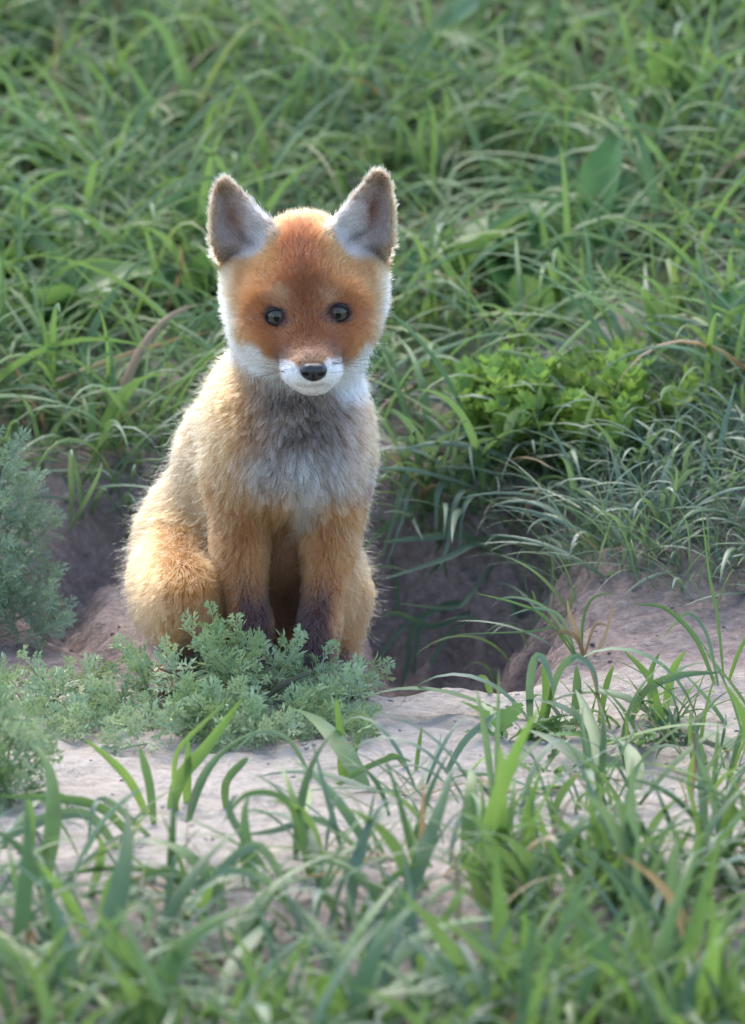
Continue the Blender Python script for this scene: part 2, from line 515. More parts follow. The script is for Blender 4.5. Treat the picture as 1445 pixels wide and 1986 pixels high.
def surface_nets(items, lo, hi, h, carve=None):
    lo = np.array(lo); n = np.ceil((np.array(hi) - lo) / h).astype(int) + 1
    ax = [lo[i] + h * np.arange(n[i]) for i in range(3)]
    Vv = np.full(tuple(n), 0.05)
    for it in items:
        # only touch the block near the primitive
        if it[0] == 'c':
            r = max(it[4], it[5]); a, b = np.minimum(it[2], it[3]) - r, np.maximum(it[2], it[3]) + r
        elif it[0] == 'e':
            a, b = it[2] - it[3], it[2] + it[3]
        else:
            pl = it[2]; a = np.array([pl[:, 0].min(), it[3] - 0.03, pl[:, 1].min()]); b = np.array([pl[:, 0].max(), it[3] + it[4] + it[5] + 0.03, pl[:, 1].max()])
        pad = it[-1] + 3 * h
        i0 = np.clip(((a - pad - lo) / h).astype(int), 0, n - 1); i1 = np.clip(((b + pad - lo) / h).astype(int) + 2, 1, n)
        X, Y, Z = np.meshgrid(*[ax[q][i0[q]:i1[q]] for q in range(3)], indexing='ij')
        d = prim_sd(it, np.stack([X.ravel(), Y.ravel(), Z.ravel()], -1)).reshape(X.shape)
        sl = tuple(slice(i0[q], i1[q]) for q in range(3))
        Vv[sl] = smin(d, Vv[sl], it[-1])
    if carve:
        X, Y, Z = np.meshgrid(*ax, indexing='ij')
        P = np.stack([X.ravel(), Y.ravel(), Z.ravel()], -1)
        for c, r, k in carve:
            d = -(np.linalg.norm((P - c) / (r / np.min(r)), axis=1) - np.min(r))
            Vv = -smin(-Vv, -d.reshape(Vv.shape), k)
    s_ = Vv < 0
    c = np.zeros(tuple(n - 1), dtype=int)
    for a in (0, 1):
        for b in (0, 1):
            for e in (0, 1):
                c += s_[a:n[0] - 1 + a, b:n[1] - 1 + b, e:n[2] - 1 + e]
    mixed = (c > 0) & (c < 8)
    ids = np.full(tuple(n - 1), -1); cells = np.argwhere(mixed); ids[mixed] = np.arange(len(cells))
    acc = np.zeros((len(cells), 3)); cnt = np.zeros(len(cells))
    corners = [(a, b, e) for a in (0, 1) for b in (0, 1) for e in (0, 1)]
    for i, p in enumerate(corners):
        for q in corners[i + 1:]:
            if sum(abs(p[j] - q[j]) for j in range(3)) != 1:
                continue
            va = Vv[cells[:, 0] + p[0], cells[:, 1] + p[1], cells[:, 2] + p[2]]
            vb = Vv[cells[:, 0] + q[0], cells[:, 1] + q[1], cells[:, 2] + q[2]]
            m = (va < 0) != (vb < 0)
            t = np.where(m, va / np.where(m, va - vb, 1), 0)
            pt = np.array(p) + t[:, None] * (np.array(q) - np.array(p))
            acc += pt * m[:, None]; cnt += m
    verts = lo + (cells + acc / cnt[:, None]) * h
    quads = []
    for axn in range(3):
        o1, o2 = [(1, 2), (2, 0), (0, 1)][axn]
        A = s_; 
        sa = [slice(None)] * 3; sb = [slice(None)] * 3
        sa[axn] = slice(0, n[axn] - 1); sb[axn] = slice(1, n[axn])
        diff = A[tuple(sa)] != A[tuple(sb)]
        e = np.argwhere(diff)
        e = e[(e[:, o1] > 0) & (e[:, o2] > 0) & (e[:, o1] < n[o1] - 1) & (e[:, o2] < n[o2] - 1)]
        inside = A[e[:, 0], e[:, 1], e[:, 2]]
        def cid(d1, d2):
            q = e.copy(); q[:, o1] -= d1; q[:, o2] -= d2
            return ids[q[:, 0], q[:, 1], q[:, 2]]
        qd = np.stack([cid(1, 1), cid(0, 1), cid(0, 0), cid(1, 0)], -1)
        qd[~inside] = qd[~inside][:, ::-1]
        quads.append(qd)
    Q = np.concatenate(quads)
    return verts, Q[(Q >= 0).all(1)]

BV, BF = surface_nets(fx.items, (-0.175, -0.095, -0.012), (0.032, 0.30, 0.345), 0.0019,)
# where do the eyes sit on the face?
def skin_hit(px, py):
    Ys = np.linspace(-0.12, 0.1, 900)
    P = np.array([at(px, py, y) for y in Ys])
    d = field(fx.items[:N_BODY], P)
    return P[int(np.argmax(d < 0))]
EYE_PX = [(534.4, 614.5), (657.8, 607.5)]
NOSE_C = at(608, 720, skin_hit(608, 720)[1] + 0.0005)

M_skin, nt_, p_, _o = mat_nodes('fox_skin')
va = nt_.nodes.new('ShaderNodeAttribute'); va.attribute_name = 'col'
nt_.links.new(va.outputs['Color'], p_.inputs['Base Color'])
p_.inputs['Roughness'].default_value = 0.9; p_.inputs['Specular IOR Level'].default_value = 0.1

RUST, RUST_D, OCHRE, TAN, CREAM, WHITE = [np.array(c) for c in ((0.235, 0.064, 0.016), (0.105, 0.032, 0.012), (0.295, 0.103, 0.030), (0.375, 0.170, 0.056), (0.60, 0.40, 0.225), (0.80, 0.78, 0.76))]
GREYB, DBROWN, BELLY, EARB, EARIN, BLK = [np.array(c) for c in ((0.185, 0.138, 0.108), (0.060, 0.028, 0.026), (0.27, 0.10, 0.045), (0.25, 0.165, 0.10), (0.44, 0.35, 0.315), (0.012, 0.010, 0.011))]

GROUPS = ['head', 'muzzle', 'body', 'chest', 'haunch', 'foot', 'leg', 'tail', 'ear']
def classify(P):
    best = np.full(len(P), 9.0); lab = np.zeros(len(P), dtype=int)
    for it in fx.items:
        d = prim_sd(it, P) - (0.0012 if it[0] == 'r' else 0)
        m = d < best
        best[m] = d[m]; lab[m] = GROUPS.index(it[1])
    return lab

def lerp(c, d, w):
    return c + (d - c) * np.clip(w, 0, 1)[:, None]

def g2(px, py, x, y, sx, sy):
    return np.exp(-0.5 * (((px - x) / sx) ** 2 + ((py - y) / sy) ** 2))

def fur_colour(P, N, lab):
    """markings of the coat, with cheek rim light and ear shade painted in"""
    px, py = to_px(P)
    w1 = vnoise(P[:, 0] * 220, P[:, 1] * 220, P[:, 2] * 220, 11)
    w2 = vnoise(P[:, 0] * 90, P[:, 1] * 90, P[:, 2] * 90, 12)
    px = px + 5 * w1 + 5 * w2; py = py + 5 * vnoise(P[:, 0] * 200, P[:, 1] * 200, P[:, 2] * 200, 13)
    front = sstep(0.35, -0.25, N[:, 1])
    n = len(P)
    # --- trunk
    c = np.tile(TAN, (n, 1))
    c = lerp(c, CREAM, 0.25 * sstep(440, 360, px) * sstep(1050, 850, py))
    c = lerp(c, OCHRE, 0.75 * sstep(930, 1010, py) * sstep(395, 430, px))
    chest = np.clip(1.35 - np.abs(px - 594) / (96 - 0.22 * np.maximum(py - 900, 0)), 0, 1) * sstep(985, 930, py + 18 * w2)
    c = lerp(c, GREYB, chest * 1.3)
    c = c * (1 + 0.75 * chest * np.clip(vnoise(P[:, 0] * 130, P[:, 1] * 130, P[:, 2] * 100, 17) + 0.4 * w1, -1, 1))[:, None]
    c = lerp(c, WHITE * 0.5, 0.8 * np.exp(-0.5 * ((px - 588 - 10 * w2) / 17) ** 2) * sstep(850, 890, py) * sstep(1090, 960, py))
    c = lerp(c, WHITE * 0.45, 0.5 * (g2(px, py, 510, 905, 32, 26) + g2(px, py, 645, 905, 30, 30)))
    c = lerp(c, BELLY, sstep(985, 1060, py) * np.exp(-0.5 * ((px - 556) / 26) ** 2) * (lab == 2))
    # ruff under the cheeks
    jawb = np.minimum(664 + 0.75 * (px - 447), 700 + 0.95 * (738 - px))
    c = lerp(c, WHITE, 0.9 * sstep(18, -6, py - jawb) * sstep(742 + 55 * (px > 640), 712 + 20 * (px > 640), py) * sstep(0.10, 0.02, P[:, 1]) * sstep(452, 485, px))
    # --- haunches, legs
    h = lab == 4
    c[h] = lerp(np.tile(TAN * 0.93, (n, 1)), OCHRE, 0.35 * sstep(1180, 1240, py))[h]
    lg = (lab == 6) | (lab == 5)
    lc = lerp(np.tile(OCHRE * 0.88, (n, 1)), TAN, 0.22 + 0.3 * w2)
    lc = lerp(lc, GREYB, sstep(985, 945, py) * 0.8 * sstep(1.0, 0.72, np.abs(px - 590) / np.where(px < 590, 120, 165)))
    axis_x = np.where(px < 553, 488, 618)
    dk = sstep(1100, 1195, py + 0.55 * np.abs(px - axis_x - np.where(px < 553, 6, -12)))
    dk = dk * sstep(0.6, 0.0, N[:, 1])
    lc = lerp(lc, DBROWN, 0.95 * dk * sstep(46, 22, np.abs(px - axis_x - np.where(px < 553, 6, -14))))
    lc = lerp(lc, DBROWN, 0.8 * sstep(1195, 1270, py) * (lab == 6))
    c[lg] = lc[lg]
    f = (lab == 5)
    c[f] = lerp(np.tile(np.array((0.20, 0.10, 0.065)), (n, 1)), DBROWN, 0.4 + w1 * 0.3)[f]
    # --- head
    hd = (lab <= 1)
    ex = 594 + (py - 610) * 0.10
    u = np.abs(px - ex)
    fc = np.tile(OCHRE, (n, 1))
    fc = lerp(fc, RUST, 0.95 * np.exp(-0.5 * (u / 62) ** 2) * sstep(700, 640, py))
    fc = lerp(fc, RUST_D, 0.85 * g2(u, py, 0, 495, 36, 70) + 0.35 * g2(u, py, 0, 640, 26, 40))
    fc = lerp(fc, RUST, 0.8 * (g2(u, py, 70, 640, 34, 20) + g2(u, py, 98, 600, 26, 22)))
    fc = lerp(fc, CREAM, 0.28 * g2(u, py, 44, 577, 14, 12))
    fc = lerp(fc, TAN, 0.8 * sstep(110, 160, u) * sstep(470, 520, py))
    fc = lerp(fc, TAN, 0.8 * sstep(450, 415, py) * sstep(100, 40, np.abs(u - 20)))
    fc = lerp(fc, TAN, 0.7 * g2(u, py, 68, 470, 22, 45))
    # rim light painted as a pale fringe of the cheeks, running up to the ears
    fc = lerp(fc, CREAM, 0.8 * sstep(112, 148, u) * sstep(500, 560, py))
    fc = lerp(fc, WHITE, 0.65 * sstep(134, 160, u + 0.16 * np.maximum(py - 560, 0)) * sstep(520, 600, py))
    # muzzle flanks: dark reddish patch, then white lips and cheeks
    fc = lerp(fc, np.array((0.155, 0.045, 0.018)), 0.95 * g2(u, py, 48, 674, 17, 26))
    fc = lerp(fc, np.array((0.07, 0.03, 0.022)), 0.9 * g2(u, py, 52, 692, 10, 11))
    fc = lerp(fc, np.array((0.40, 0.22, 0.13)), 0.7 * g2(u, py, 0, 690, 20, 14))
    edge = 701 - 36 * sstep(62, 112, u) - 22 * sstep(112, 160, u) + 14 * sstep(36, 22, u)
    fc = lerp(fc, WHITE, sstep(-11, 11, py - edge))
    fc = lerp(fc, np.array((0.25, 0.17, 0.13)), 0.75 * np.exp(-0.5 * ((py - 747 + 0.0012 * (px - 608) ** 2) / 2.2) ** 2) * sstep(36, 26, np.abs(px - 608)))
    jaw = np.minimum(664 + 0.75 * (px - 447), 668 + 0.95 * (738 - px))
    fc = lerp(fc, np.where((px > 620)[:, None], WHITE * 0.62, GREYB * 1.25), 0.9 * sstep(-4, 22, py - jaw))
    for (x0, y0) in EYE_PX:
        sgn = 1 if x0 < 600 else -1
        r = np.hypot((px - x0) / 1.25, py - y0)
        fc = lerp(fc, np.array((0.05, 0.025, 0.02)), sstep(24, 17, r))
        fc = lerp(fc, np.array((0.11, 0.045, 0.03)), 0.85 * g2(px, py, x0 + sgn * 27, y0 + 9, 9, 6))
        fc = lerp(fc, np.array((0.25, 0.09, 0.04)), 0.6 * g2(px, py, x0 - sgn * 34, y0 + 5, 16, 5))
    c[hd] = fc[hd]
    # --- ears
    er = lab == 8
    Zc = P[:, 2] + (P[:, 1] - 0.012) * 0.194
    Xc = P[:, 0] + 0.0012 * w1
    for poly in (EAR_L, EAR_R):
        d = -poly_sd(poly, Xc, Zc)
        mid = poly[:, 0].mean()
        sgn = -1 if mid < -0.04 else 1          # outward
        zlo, zhi = poly[:, 1].min(), poly[:, 1].max()
        v = (Zc - zlo) / (zhi - zlo) + 0.03 * w2
        outw = (Xc - mid) * sgn
        m = (er & (d > -0.006)) | ((lab == 0) & (d > 0.0005) & (N[:, 1] < 0.1) & (v > 0.04))
        ins = sstep(0.0012, 0.005, d) * np.where(lab == 0, 1.0, front)
        ee = lerp(np.tile(EARB, (n, 1)), EARIN, ins * sstep(0.90, 0.66, v))
        # pale hairs along the inner edge, reddish middle, shade of the ear opening painted dark
        ee = lerp(ee, np.array((0.46, 0.39, 0.34)), 0.8 * ins * sstep(0.001, -0.006, outw - (v - 0.5) * 0.012) * sstep(0.82, 0.6, v) * sstep(0.22, 0.32, v))
        ee = lerp(ee, np.array((0.20, 0.075, 0.05)), 0.85 * ins * np.exp(-0.5 * ((outw - 0.0015 - (v - 0.5) * 0.012) / 0.0052) ** 2) * np.exp(-0.5 * ((v - 0.60) / 0.13) ** 2))
        slit_shade = np.exp(-0.5 * ((outw + 0.0095 - (v - 0.30) * 0.062) / 0.0026) ** 2) * np.exp(-0.5 * ((v - 0.31) / 0.085) ** 2)
        ee = lerp(ee, np.array((0.02, 0.011, 0.011)), 1.0 * ins * slit_shade)
        ee = lerp(ee, CREAM, 0.75 * sstep(0.005, 0.0, d) * sstep(-0.004, 0.004, outw) * sstep(0.9, 0.7, v))
        ee = lerp(ee, OCHRE * 1.05, sstep(0.15, 0.07, v))
        soft = np.where(lab == 0, sstep(0.0005, 0.004, d) * sstep(0.05, 0.17, v), 1.0) * m
        c = lerp(c, ee, soft) if not er.any() else np.where(m[:, None], lerp(np.where((lab == 8)[:, None], ee, c), ee, soft), c)
    return np.clip(c, 0, 0.95)

fox_base = at(550, 1335, 0.0)
FOX = empty('fox_cub', (fox_base[0], fox_base[1], 0.0))
tag(FOX, 'fluffy orange fox cub with white cheeks sitting upright at its burrow', 'fox cub')
OFF = np.array(FOX.location)
bmesh_ = np_mesh('body', BV - OFF, BF, M_skin)
body = new_obj('body', bmesh_, FOX)
vn = np.empty(len(BV) * 3, dtype=np.float32)
bmesh_.vertex_normals.foreach_get('vector', vn); vn = vn.reshape(-1, 3).astype(float)
blab = classify(BV)
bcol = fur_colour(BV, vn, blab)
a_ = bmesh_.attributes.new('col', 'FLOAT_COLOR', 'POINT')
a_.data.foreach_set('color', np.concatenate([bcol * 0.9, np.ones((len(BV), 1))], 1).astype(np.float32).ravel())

# fur: hair curves rooted on the body
def sample_roots(n, weight):
    T = np.concatenate([BF[:, [0, 1, 2]], BF[:, [0, 2, 3]]])
    A, B, C = BV[T[:, 0]], BV[T[:, 1]], BV[T[:, 2]]
    ar = 0.5 * np.linalg.norm(np.cross(B - A, C - A), axis=1) * weight[T].mean(1)
    k = rng.choice(len(T), n, p=ar / ar.sum())
    u, v = rng.random(n), rng.random(n)
    m = u + v > 1; u[m], v[m] = 1 - u[m], 1 - v[m]
    w = np.stack([1 - u - v, u, v], -1)
    P = np.einsum('nk,nkd->nd', w, BV[T[k]]); N = unit(np.einsum('nk,nkd->nd', w, vn[T[k]]))
    return P, N

def fur_params(P, N, lab):
    px, py = to_px(P)
    n = len(P)
    L = np.full(n, 0.0125); lift = np.full(n, 0.42)
    flow = np.tile(np.array([0., 0.25, -1.]), (n, 1))
    flow[:, 0] += np.clip((px - 560) / 400, -0.4, 0.4)
    flow[lab == 4] = (-0.15, -0.6, -0.8)
    ch = (np.abs(px - 585) < 130) & (py > 740) & (py < 990)
    L[ch] = 0.0135; lift[ch] = 0.40
    hn = lab == 4
    L[hn] = 0.0105; lift[hn] = 0.36
    lg = lab == 6
    L[lg] = (0.009 - 0.0045 * sstep(1000, 1180, py))[lg]; lift[lg] = 0.27
    ft = lab == 5
    L[ft] = 0.004; lift[ft] = 0.25
    L[lab == 7] = 0.016
    hd = lab <= 1
    dn = P - (NOSE_C + np.array([0, 0.004, 0.004]))
    dist = np.linalg.norm(dn, axis=1)
    hl = 0.0018 + 0.0035 * sstep(0.015, 0.05, dist) + 0.0035 * sstep(0.05, 0.085, dist)
    hl = hl + 0.0022 * sstep(38, 75, np.abs(px - 606)) * sstep(685, 705, py)
    hl = hl + 0.004 * sstep(110, 160, np.abs(px - 594)) * sstep(560, 640, py)
    L[hd] = hl[hd]; lift[hd] = (0.32 + 0.08 * sstep(0.05, 0.09, dist))[hd]
    fl = unit(dn)
    fl[:, 2] -= 0.7 * sstep(600, 660, py) * sstep(70, 130, np.abs(px - 594))
    flow[hd] = fl[hd]
    er = lab == 8
    L[er] = 0.0042; lift[er] = 0.30
    flow[er] = np.stack([np.sign(px - 590) * 0.25, np.zeros(n), np.ones(n)], -1)[er]
    inner = er & (N[:, 1] < -0.2)
    L[inner] = 0.0052; lift[inner] = 0.35
    # light hairs on the inner edge of the ear sweep across the cup
    dx = px - np.where(px < 590, 500, 690)
    sw = inner & (np.where(px < 590, dx, -dx) > -8) & (py > 400)
    flow[sw] = np.stack([np.sign(px - 590) * 0.9, np.zeros(n), 0.6 * np.ones(n)], -1)[sw]
    L[sw] = 0.008
    for (x0, y0) in EYE_PX:
        r = np.hypot((px - x0) / 1.25, py - y0)
        near = hd & (r < 40)
        L[near] *= (0.35 + 0.65 * sstep(18, 40, r))[near]
        lift[near] *= 0.6
    # no fur on the nose leather or the eyeballs
    keep = np.ones(n, dtype=bool)
    for (x0, y0) in EYE_PX:
        keep &= ~(hd & (np.hypot((px - x0) / 1.4, py - y0) < 15.5))
    keep &= ~(hd & (np.hypot((px - 608) / 1.3, py - 720) < 17))
    return L, lift, flow, keep

def build_strands(P, N, L, lift, flow, npts=6, frizz=0.10, clump=0.0, clump_n=4000, seed=3, curl=0.0):
    n = len(P)
    ft = flow - N * np.sum(flow * N, axis=1, keepdims=True)
    ft = unit(ft)
    sw = vnoise(P[:, 0] * 60, P[:, 1] * 60, P[:, 2] * 60, 21)[:, None] * 0.35
    side = np.cross(N, ft)
    ft = unit(ft + side * sw)
    jit = rng.normal(0, 1, (n, 3))
    d0 = unit(N * (lift + 0.15)[:, None] + ft * (0.85 - lift)[:, None] + jit * frizz)
    d1 = unit(N * (lift * 0.55)[:, None] + ft * (1 - lift * 0.55)[:, None] + jit * frizz * 1.5 + np.array([0, 0, -0.12]))
    t = np.linspace(0, 1, npts)
    step = L[:, None] / (npts - 1)
    pts = np.empty((n, npts, 3)); pts[:, 0] = P
    ph = rng.uniform(0, 6.28, n); 
    for k in range(1, npts):
        d = unit(d0 * (1 - t[k]) + d1 * t[k])
        if curl:
            a = ph + t[k] * (5 + ph)
            d = unit(d + curl * (np.cos(a)[:, None] * side + np.sin(a)[:, None] * N * 0.7))
        pts[:, k] = pts[:, k - 1] + d * step
    if np.max(clump) > 0:
        ci = rng.choice(n, min(clump_n, n), replace=False)
        kd = kdtree.KDTree(len(ci))
        for q, i in enumerate(ci):
            kd.insert(P[i], q)
        kd.balance()
        near = np.array([kd.find(p)[1] for p in P])
        tgt = pts[ci[near]]
        w = (t ** 1.4)[None, :, None] * (np.asarray(clump)[:, None, None] if np.ndim(clump) else clump)
        pts = pts * (1 - w) + (tgt + (P - P[ci[near]])[:, None, :] * 0.25) * w
    return pts

def hair_object(name, pts, rad, col, mat, parent):
    n, m, _ = pts.shape
    cu = bpy.data.hair_curves.new(name)
    cu.add_curves([m] * n)
    cu.points.foreach_set('position', (pts - OFF).astype(np.float32).ravel())
    r = rad[:, None] * np.array([1.0 if k < m * 0.5 else 1 - 0.75 * (k - m * 0.5) / (m * 0.5) for k in range(m)])[None]
    cu.points.foreach_set('radius', r.astype(np.float32).ravel())
    a = cu.attributes.new('col', 'FLOAT_COLOR', 'CURVE')
    a.data.foreach_set('color', np.concatenate([col, np.ones((n, 1))], 1).astype(np.float32).ravel())
    cu.materials.append(mat)
    o = new_obj(name, cu, parent)
    o['kind'] = 'stuff'
    return o

def hair_mat(name, rough=0.4, root=0.75):
    m = bpy.data.materials.new(name); m.use_nodes = True
    nt = m.node_tree; nt.nodes.remove(nt.nodes['Principled BSDF'])
    h = nt.nodes.new('ShaderNodeBsdfHairPrincipled')
    h.model = 'CHIANG'; h.parametrization = 'COLOR'
    a = nt.nodes.new('ShaderNodeAttribute'); a.attribute_name = 'col'
    hi = nt.nodes.new('ShaderNodeHairInfo')
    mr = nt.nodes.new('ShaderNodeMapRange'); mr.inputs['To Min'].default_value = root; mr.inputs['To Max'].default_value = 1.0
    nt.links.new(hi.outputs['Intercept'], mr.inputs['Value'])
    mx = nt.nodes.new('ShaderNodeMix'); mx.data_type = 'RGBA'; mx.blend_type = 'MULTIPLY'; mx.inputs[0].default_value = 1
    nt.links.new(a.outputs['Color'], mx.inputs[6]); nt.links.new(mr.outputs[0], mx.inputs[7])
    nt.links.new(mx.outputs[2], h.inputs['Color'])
    h.inputs['Roughness'].default_value = rough
    h.inputs['Radial Roughness'].default_value = 0.55
    nt.links.new(h.outputs[0], nt.nodes['Material Output'].inputs['Surface'])
    return m
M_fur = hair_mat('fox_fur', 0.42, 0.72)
M_guard = hair_mat('guard_hair', 0.3, 1.0)

wt = np.ones(len(BV))
wt[blab <= 1] = 3.0; wt[blab == 8] = 1.9; wt[blab == 6] = 1.5; wt[blab == 5] = 0.8
wt *= np.where(vn[:, 1] > 0.35, 0.4, 1.0)
P, N = sample_roots(330000, wt)
lab = classify(P)
Lh, lift, flow, keep = fur_params(P, N, lab)
P, N, lab, Lh, lift, flow = P[keep], N[keep], lab[keep], Lh[keep], lift[keep], flow[keep]
Lh = Lh * rng.uniform(0.65, 1.2, len(P))
px_, py_ = to_px(P)
chestw = np.exp(-0.5 * ((px_ - 585) / 85) ** 2) * sstep(730, 780, py_) * sstep(1040, 960, py_) * (lab != 0)
cl = np.where(lab <= 1, 0.25, np.where(lab == 8, 0.2, 0.34)) + 0.4 * chestw
cl = cl * rng.random(len(P)) ** 0.5 * 1.25
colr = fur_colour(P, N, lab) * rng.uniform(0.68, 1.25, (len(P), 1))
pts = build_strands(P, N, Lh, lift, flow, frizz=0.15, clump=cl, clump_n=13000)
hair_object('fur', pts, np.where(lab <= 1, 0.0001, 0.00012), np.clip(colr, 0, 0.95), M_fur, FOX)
# long loose guard hairs that catch the light
wt2 = np.where(blab <= 1, 0.55, np.where((blab == 8) | (blab == 5), 0.12, np.where(blab == 6, 0.35, 1.0)))
P, N = sample_roots(12000, wt2)
lab = classify(P); Lh, lift, flow, keep = fur_params(P, N, lab)
pxg, pyg = to_px(P)
keep &= ~((lab <= 1) & (np.hypot(pxg - 600, pyg - 640) < 105))
P, N, lab, Lh, lift, flow = P[keep], N[keep], lab[keep], Lh[keep], lift[keep], flow[keep]
Lg = np.where(lab <= 1, 0.011, np.where(lab == 8, 0.006, 0.024)) * rng.uniform(0.6, 1.25, len(P))
pts = build_strands(P, N, Lg, np.clip(lift + 0.22, 0, 0.75), flow, npts=12, frizz=0.3, curl=0.95)
gc = lerp(fur_colour(P, N, lab), CREAM, np.full(len(P), 0.6))
hair_object('guard_hairs', pts, np.full(len(P), 0.000034), gc, M_guard, FOX)

# eyes: dark ball, iris ring, pupil, dark lid rim
M_eyeball = simple_mat('eyeball_dark', (0.008, 0.006, 0.006), 0.05, 0.3, 0.0)
M_iris, nt_, p_, _o = mat_nodes('iris')
tc_ = nt_.nodes.new('ShaderNodeTexCoord')
nz_ = nt_.nodes.new('ShaderNodeTexNoise'); nz_.inputs['Scale'].default_value = 900
nt_.links.new(tc_.outputs['Object'], nz_.inputs['Vector'])
nt_.links.new(ramp(nt_, [(0.3, (0.036, 0.028, 0.020)), (0.7, (0.085, 0.066, 0.047))], nz_.outputs['Fac']), p_.inputs['Base Color'])
p_.inputs['Roughness'].default_value = 0.05; p_.inputs['Specular IOR Level'].default_value = 0.32
M_pupil = simple_mat('pupil', (0.002, 0.002, 0.002), 0.05, 0.32, 0.0)
M_lid = simple_mat('eyelid_skin', (0.010, 0.007, 0.007), 0.6, 0.2)

def cap(R, a0, a1, nr=8, ns=32, sx=1.0):
    """spherical cap between polar angles a0 and a1 around -Y, centre at origin"""
    V, Fc = [], []
    for i in range(nr + 1):
        a = a0 + (a1 - a0) * i / nr
        for j in range(ns):
            b = 2 * math.pi * j / ns
            V.append((R * math.sin(a) * math.cos(b) * sx, -R * math.cos(a), R * math.sin(a) * math.sin(b)))
    for i in range(nr):
        for j in range(ns):
            a, b = i * ns + j, i * ns + (j + 1) % ns
            Fc.append((a, b, b + ns, a + ns))
    return np.array(V), np.array(Fc)

ER = 0.0072
for (ex_, ey_) in EYE_PX:
    hit = skin_hit(ex_, ey_)
    sg = 1 if ex_ > 600 else -1
    c_ = hit + np.array([-sg * 0.0007, ER - 0.0036, 0])
    gaze = Matrix.Rotation(math.radians(1 * sg), 4, 'Z') @ Matrix.Rotation(math.radians(4), 4, 'X')
    V, Fc = cap(ER, 0.001, math.pi - 0.001, 20, 32)
    eye = new_obj('eye', np_mesh('eye', V, Fc, M_eyeball), FOX)
    eye.location = c_ - OFF; eye.rotation_euler = gaze.to_euler()
    V, Fc = cap(ER * 1.012, 0.001, 0.80, 10, 32)
    new_obj('iris', np_mesh('iris', V, Fc, M_iris), eye)
    V, Fc = cap(ER * 1.022, 0.001, 0.34, 8, 32, 0.85)
    new_obj('pupil', np_mesh('pupil', V, Fc, M_pupil), eye)
    # lid: almond tube lying on the ball
    V, Fc = [], []
    ns, nr = 44, 8
    for j in range(ns):
        b = 2 * math.pi * j / ns
        ax_ = 0.0066 * math.cos(b); az_ = (0.0047 if math.sin(b) > 0 else 0.0045) * math.sin(b)
        # inner corner drawn down towards the nose
        if math.cos(b) * sg < -0.6:
            az_ -= 0.0016 * (-math.cos(b) * sg - 0.6) / 0.4; ax_ *= 1.10
        yy = -math.sqrt(max(ER * ER - ax_ * ax_ - az_ * az_, 1e-8)) if ax_ * ax_ + az_ * az_ < ER * ER else 0
        yy = max(yy, -ER * 0.90) + 0.0004
        rr = 0.0012
        nrm = np.array([ax_, 0, az_]) / math.hypot(ax_, az_)
        for q in range(nr):
            a = 2 * math.pi * q / nr
            V.append(np.array([ax_, yy, az_]) + nrm * rr * math.cos(a) + np.array([0, -1, 0]) * rr * math.sin(a))
    for j in range(ns):
        for q in range(nr):
            Fc.append((j * nr + q, j * nr + (q + 1) % nr, ((j + 1) % ns) * nr + (q + 1) % nr, ((j + 1) % ns) * nr + q))
    lid = new_obj('eyelid', np_mesh('eyelid', np.array(V), np.array(Fc), M_lid), eye)
    lid.rotation_euler = gaze.inverted().to_euler()

# nose leather
M_nose, nt_, p_, _o = mat_nodes('nose_leather')
p_.inputs['Base Color'].default_value = (0.016, 0.014, 0.016, 1)
p_.inputs['Roughness'].default_value = 0.33
tc_ = nt_.nodes.new('ShaderNodeTexCoord')
vo_ = nt_.nodes.new('ShaderNodeTexVoronoi'); vo_.inputs['Scale'].default_value = 1500
nt_.links.new(tc_.outputs['Object'], vo_.inputs['Vector'])
bp_ = nt_.nodes.new('ShaderNodeBump'); bp_.inputs['Strength'].default_value = 0.35; bp_.inputs['Distance'].default_value = 0.0003
nt_.links.new(vo_.outputs['Distance'], bp_.inputs['Height']); nt_.links.new(bp_.outputs[0], p_.inputs['Normal'])
ns_ = Prims()
Yn = NOSE_C[1]
ns_.ell('n', (608, 715, Yn - 0.001), (23, 0.0062, 12.5), 0.002)
ns_.ell('n', (596, 720, Yn - 0.002), (13, 0.0060, 14), 0.003)
ns_.ell('n', (620, 720, Yn - 0.002), (13, 0.0060, 14), 0.003)
ns_.ell('n', (608, 729, Yn - 0.001), (13, 0.0058, 10.5), 0.003)
Vn, Fn = surface_nets(ns_.items, NOSE_C - np.array([0.012, 0.011, 0.010]), NOSE_C + np.array([0.012, 0.009, 0.010]), 0.00042,
    carve=[(at(593, 727, Yn - 0.0074), np.array([0.0020, 0.0030, 0.0013]), 0.0010), (at(623, 727, Yn - 0.0074), np.array([0.0020, 0.0030, 0.0013]), 0.0010),
           (at(608, 733, Yn - 0.0066), np.array([0.0005, 0.0016, 0.0030]), 0.0006)])
new_obj('nose', np_mesh('nose', Vn - OFF, Fn, M_nose), FOX)

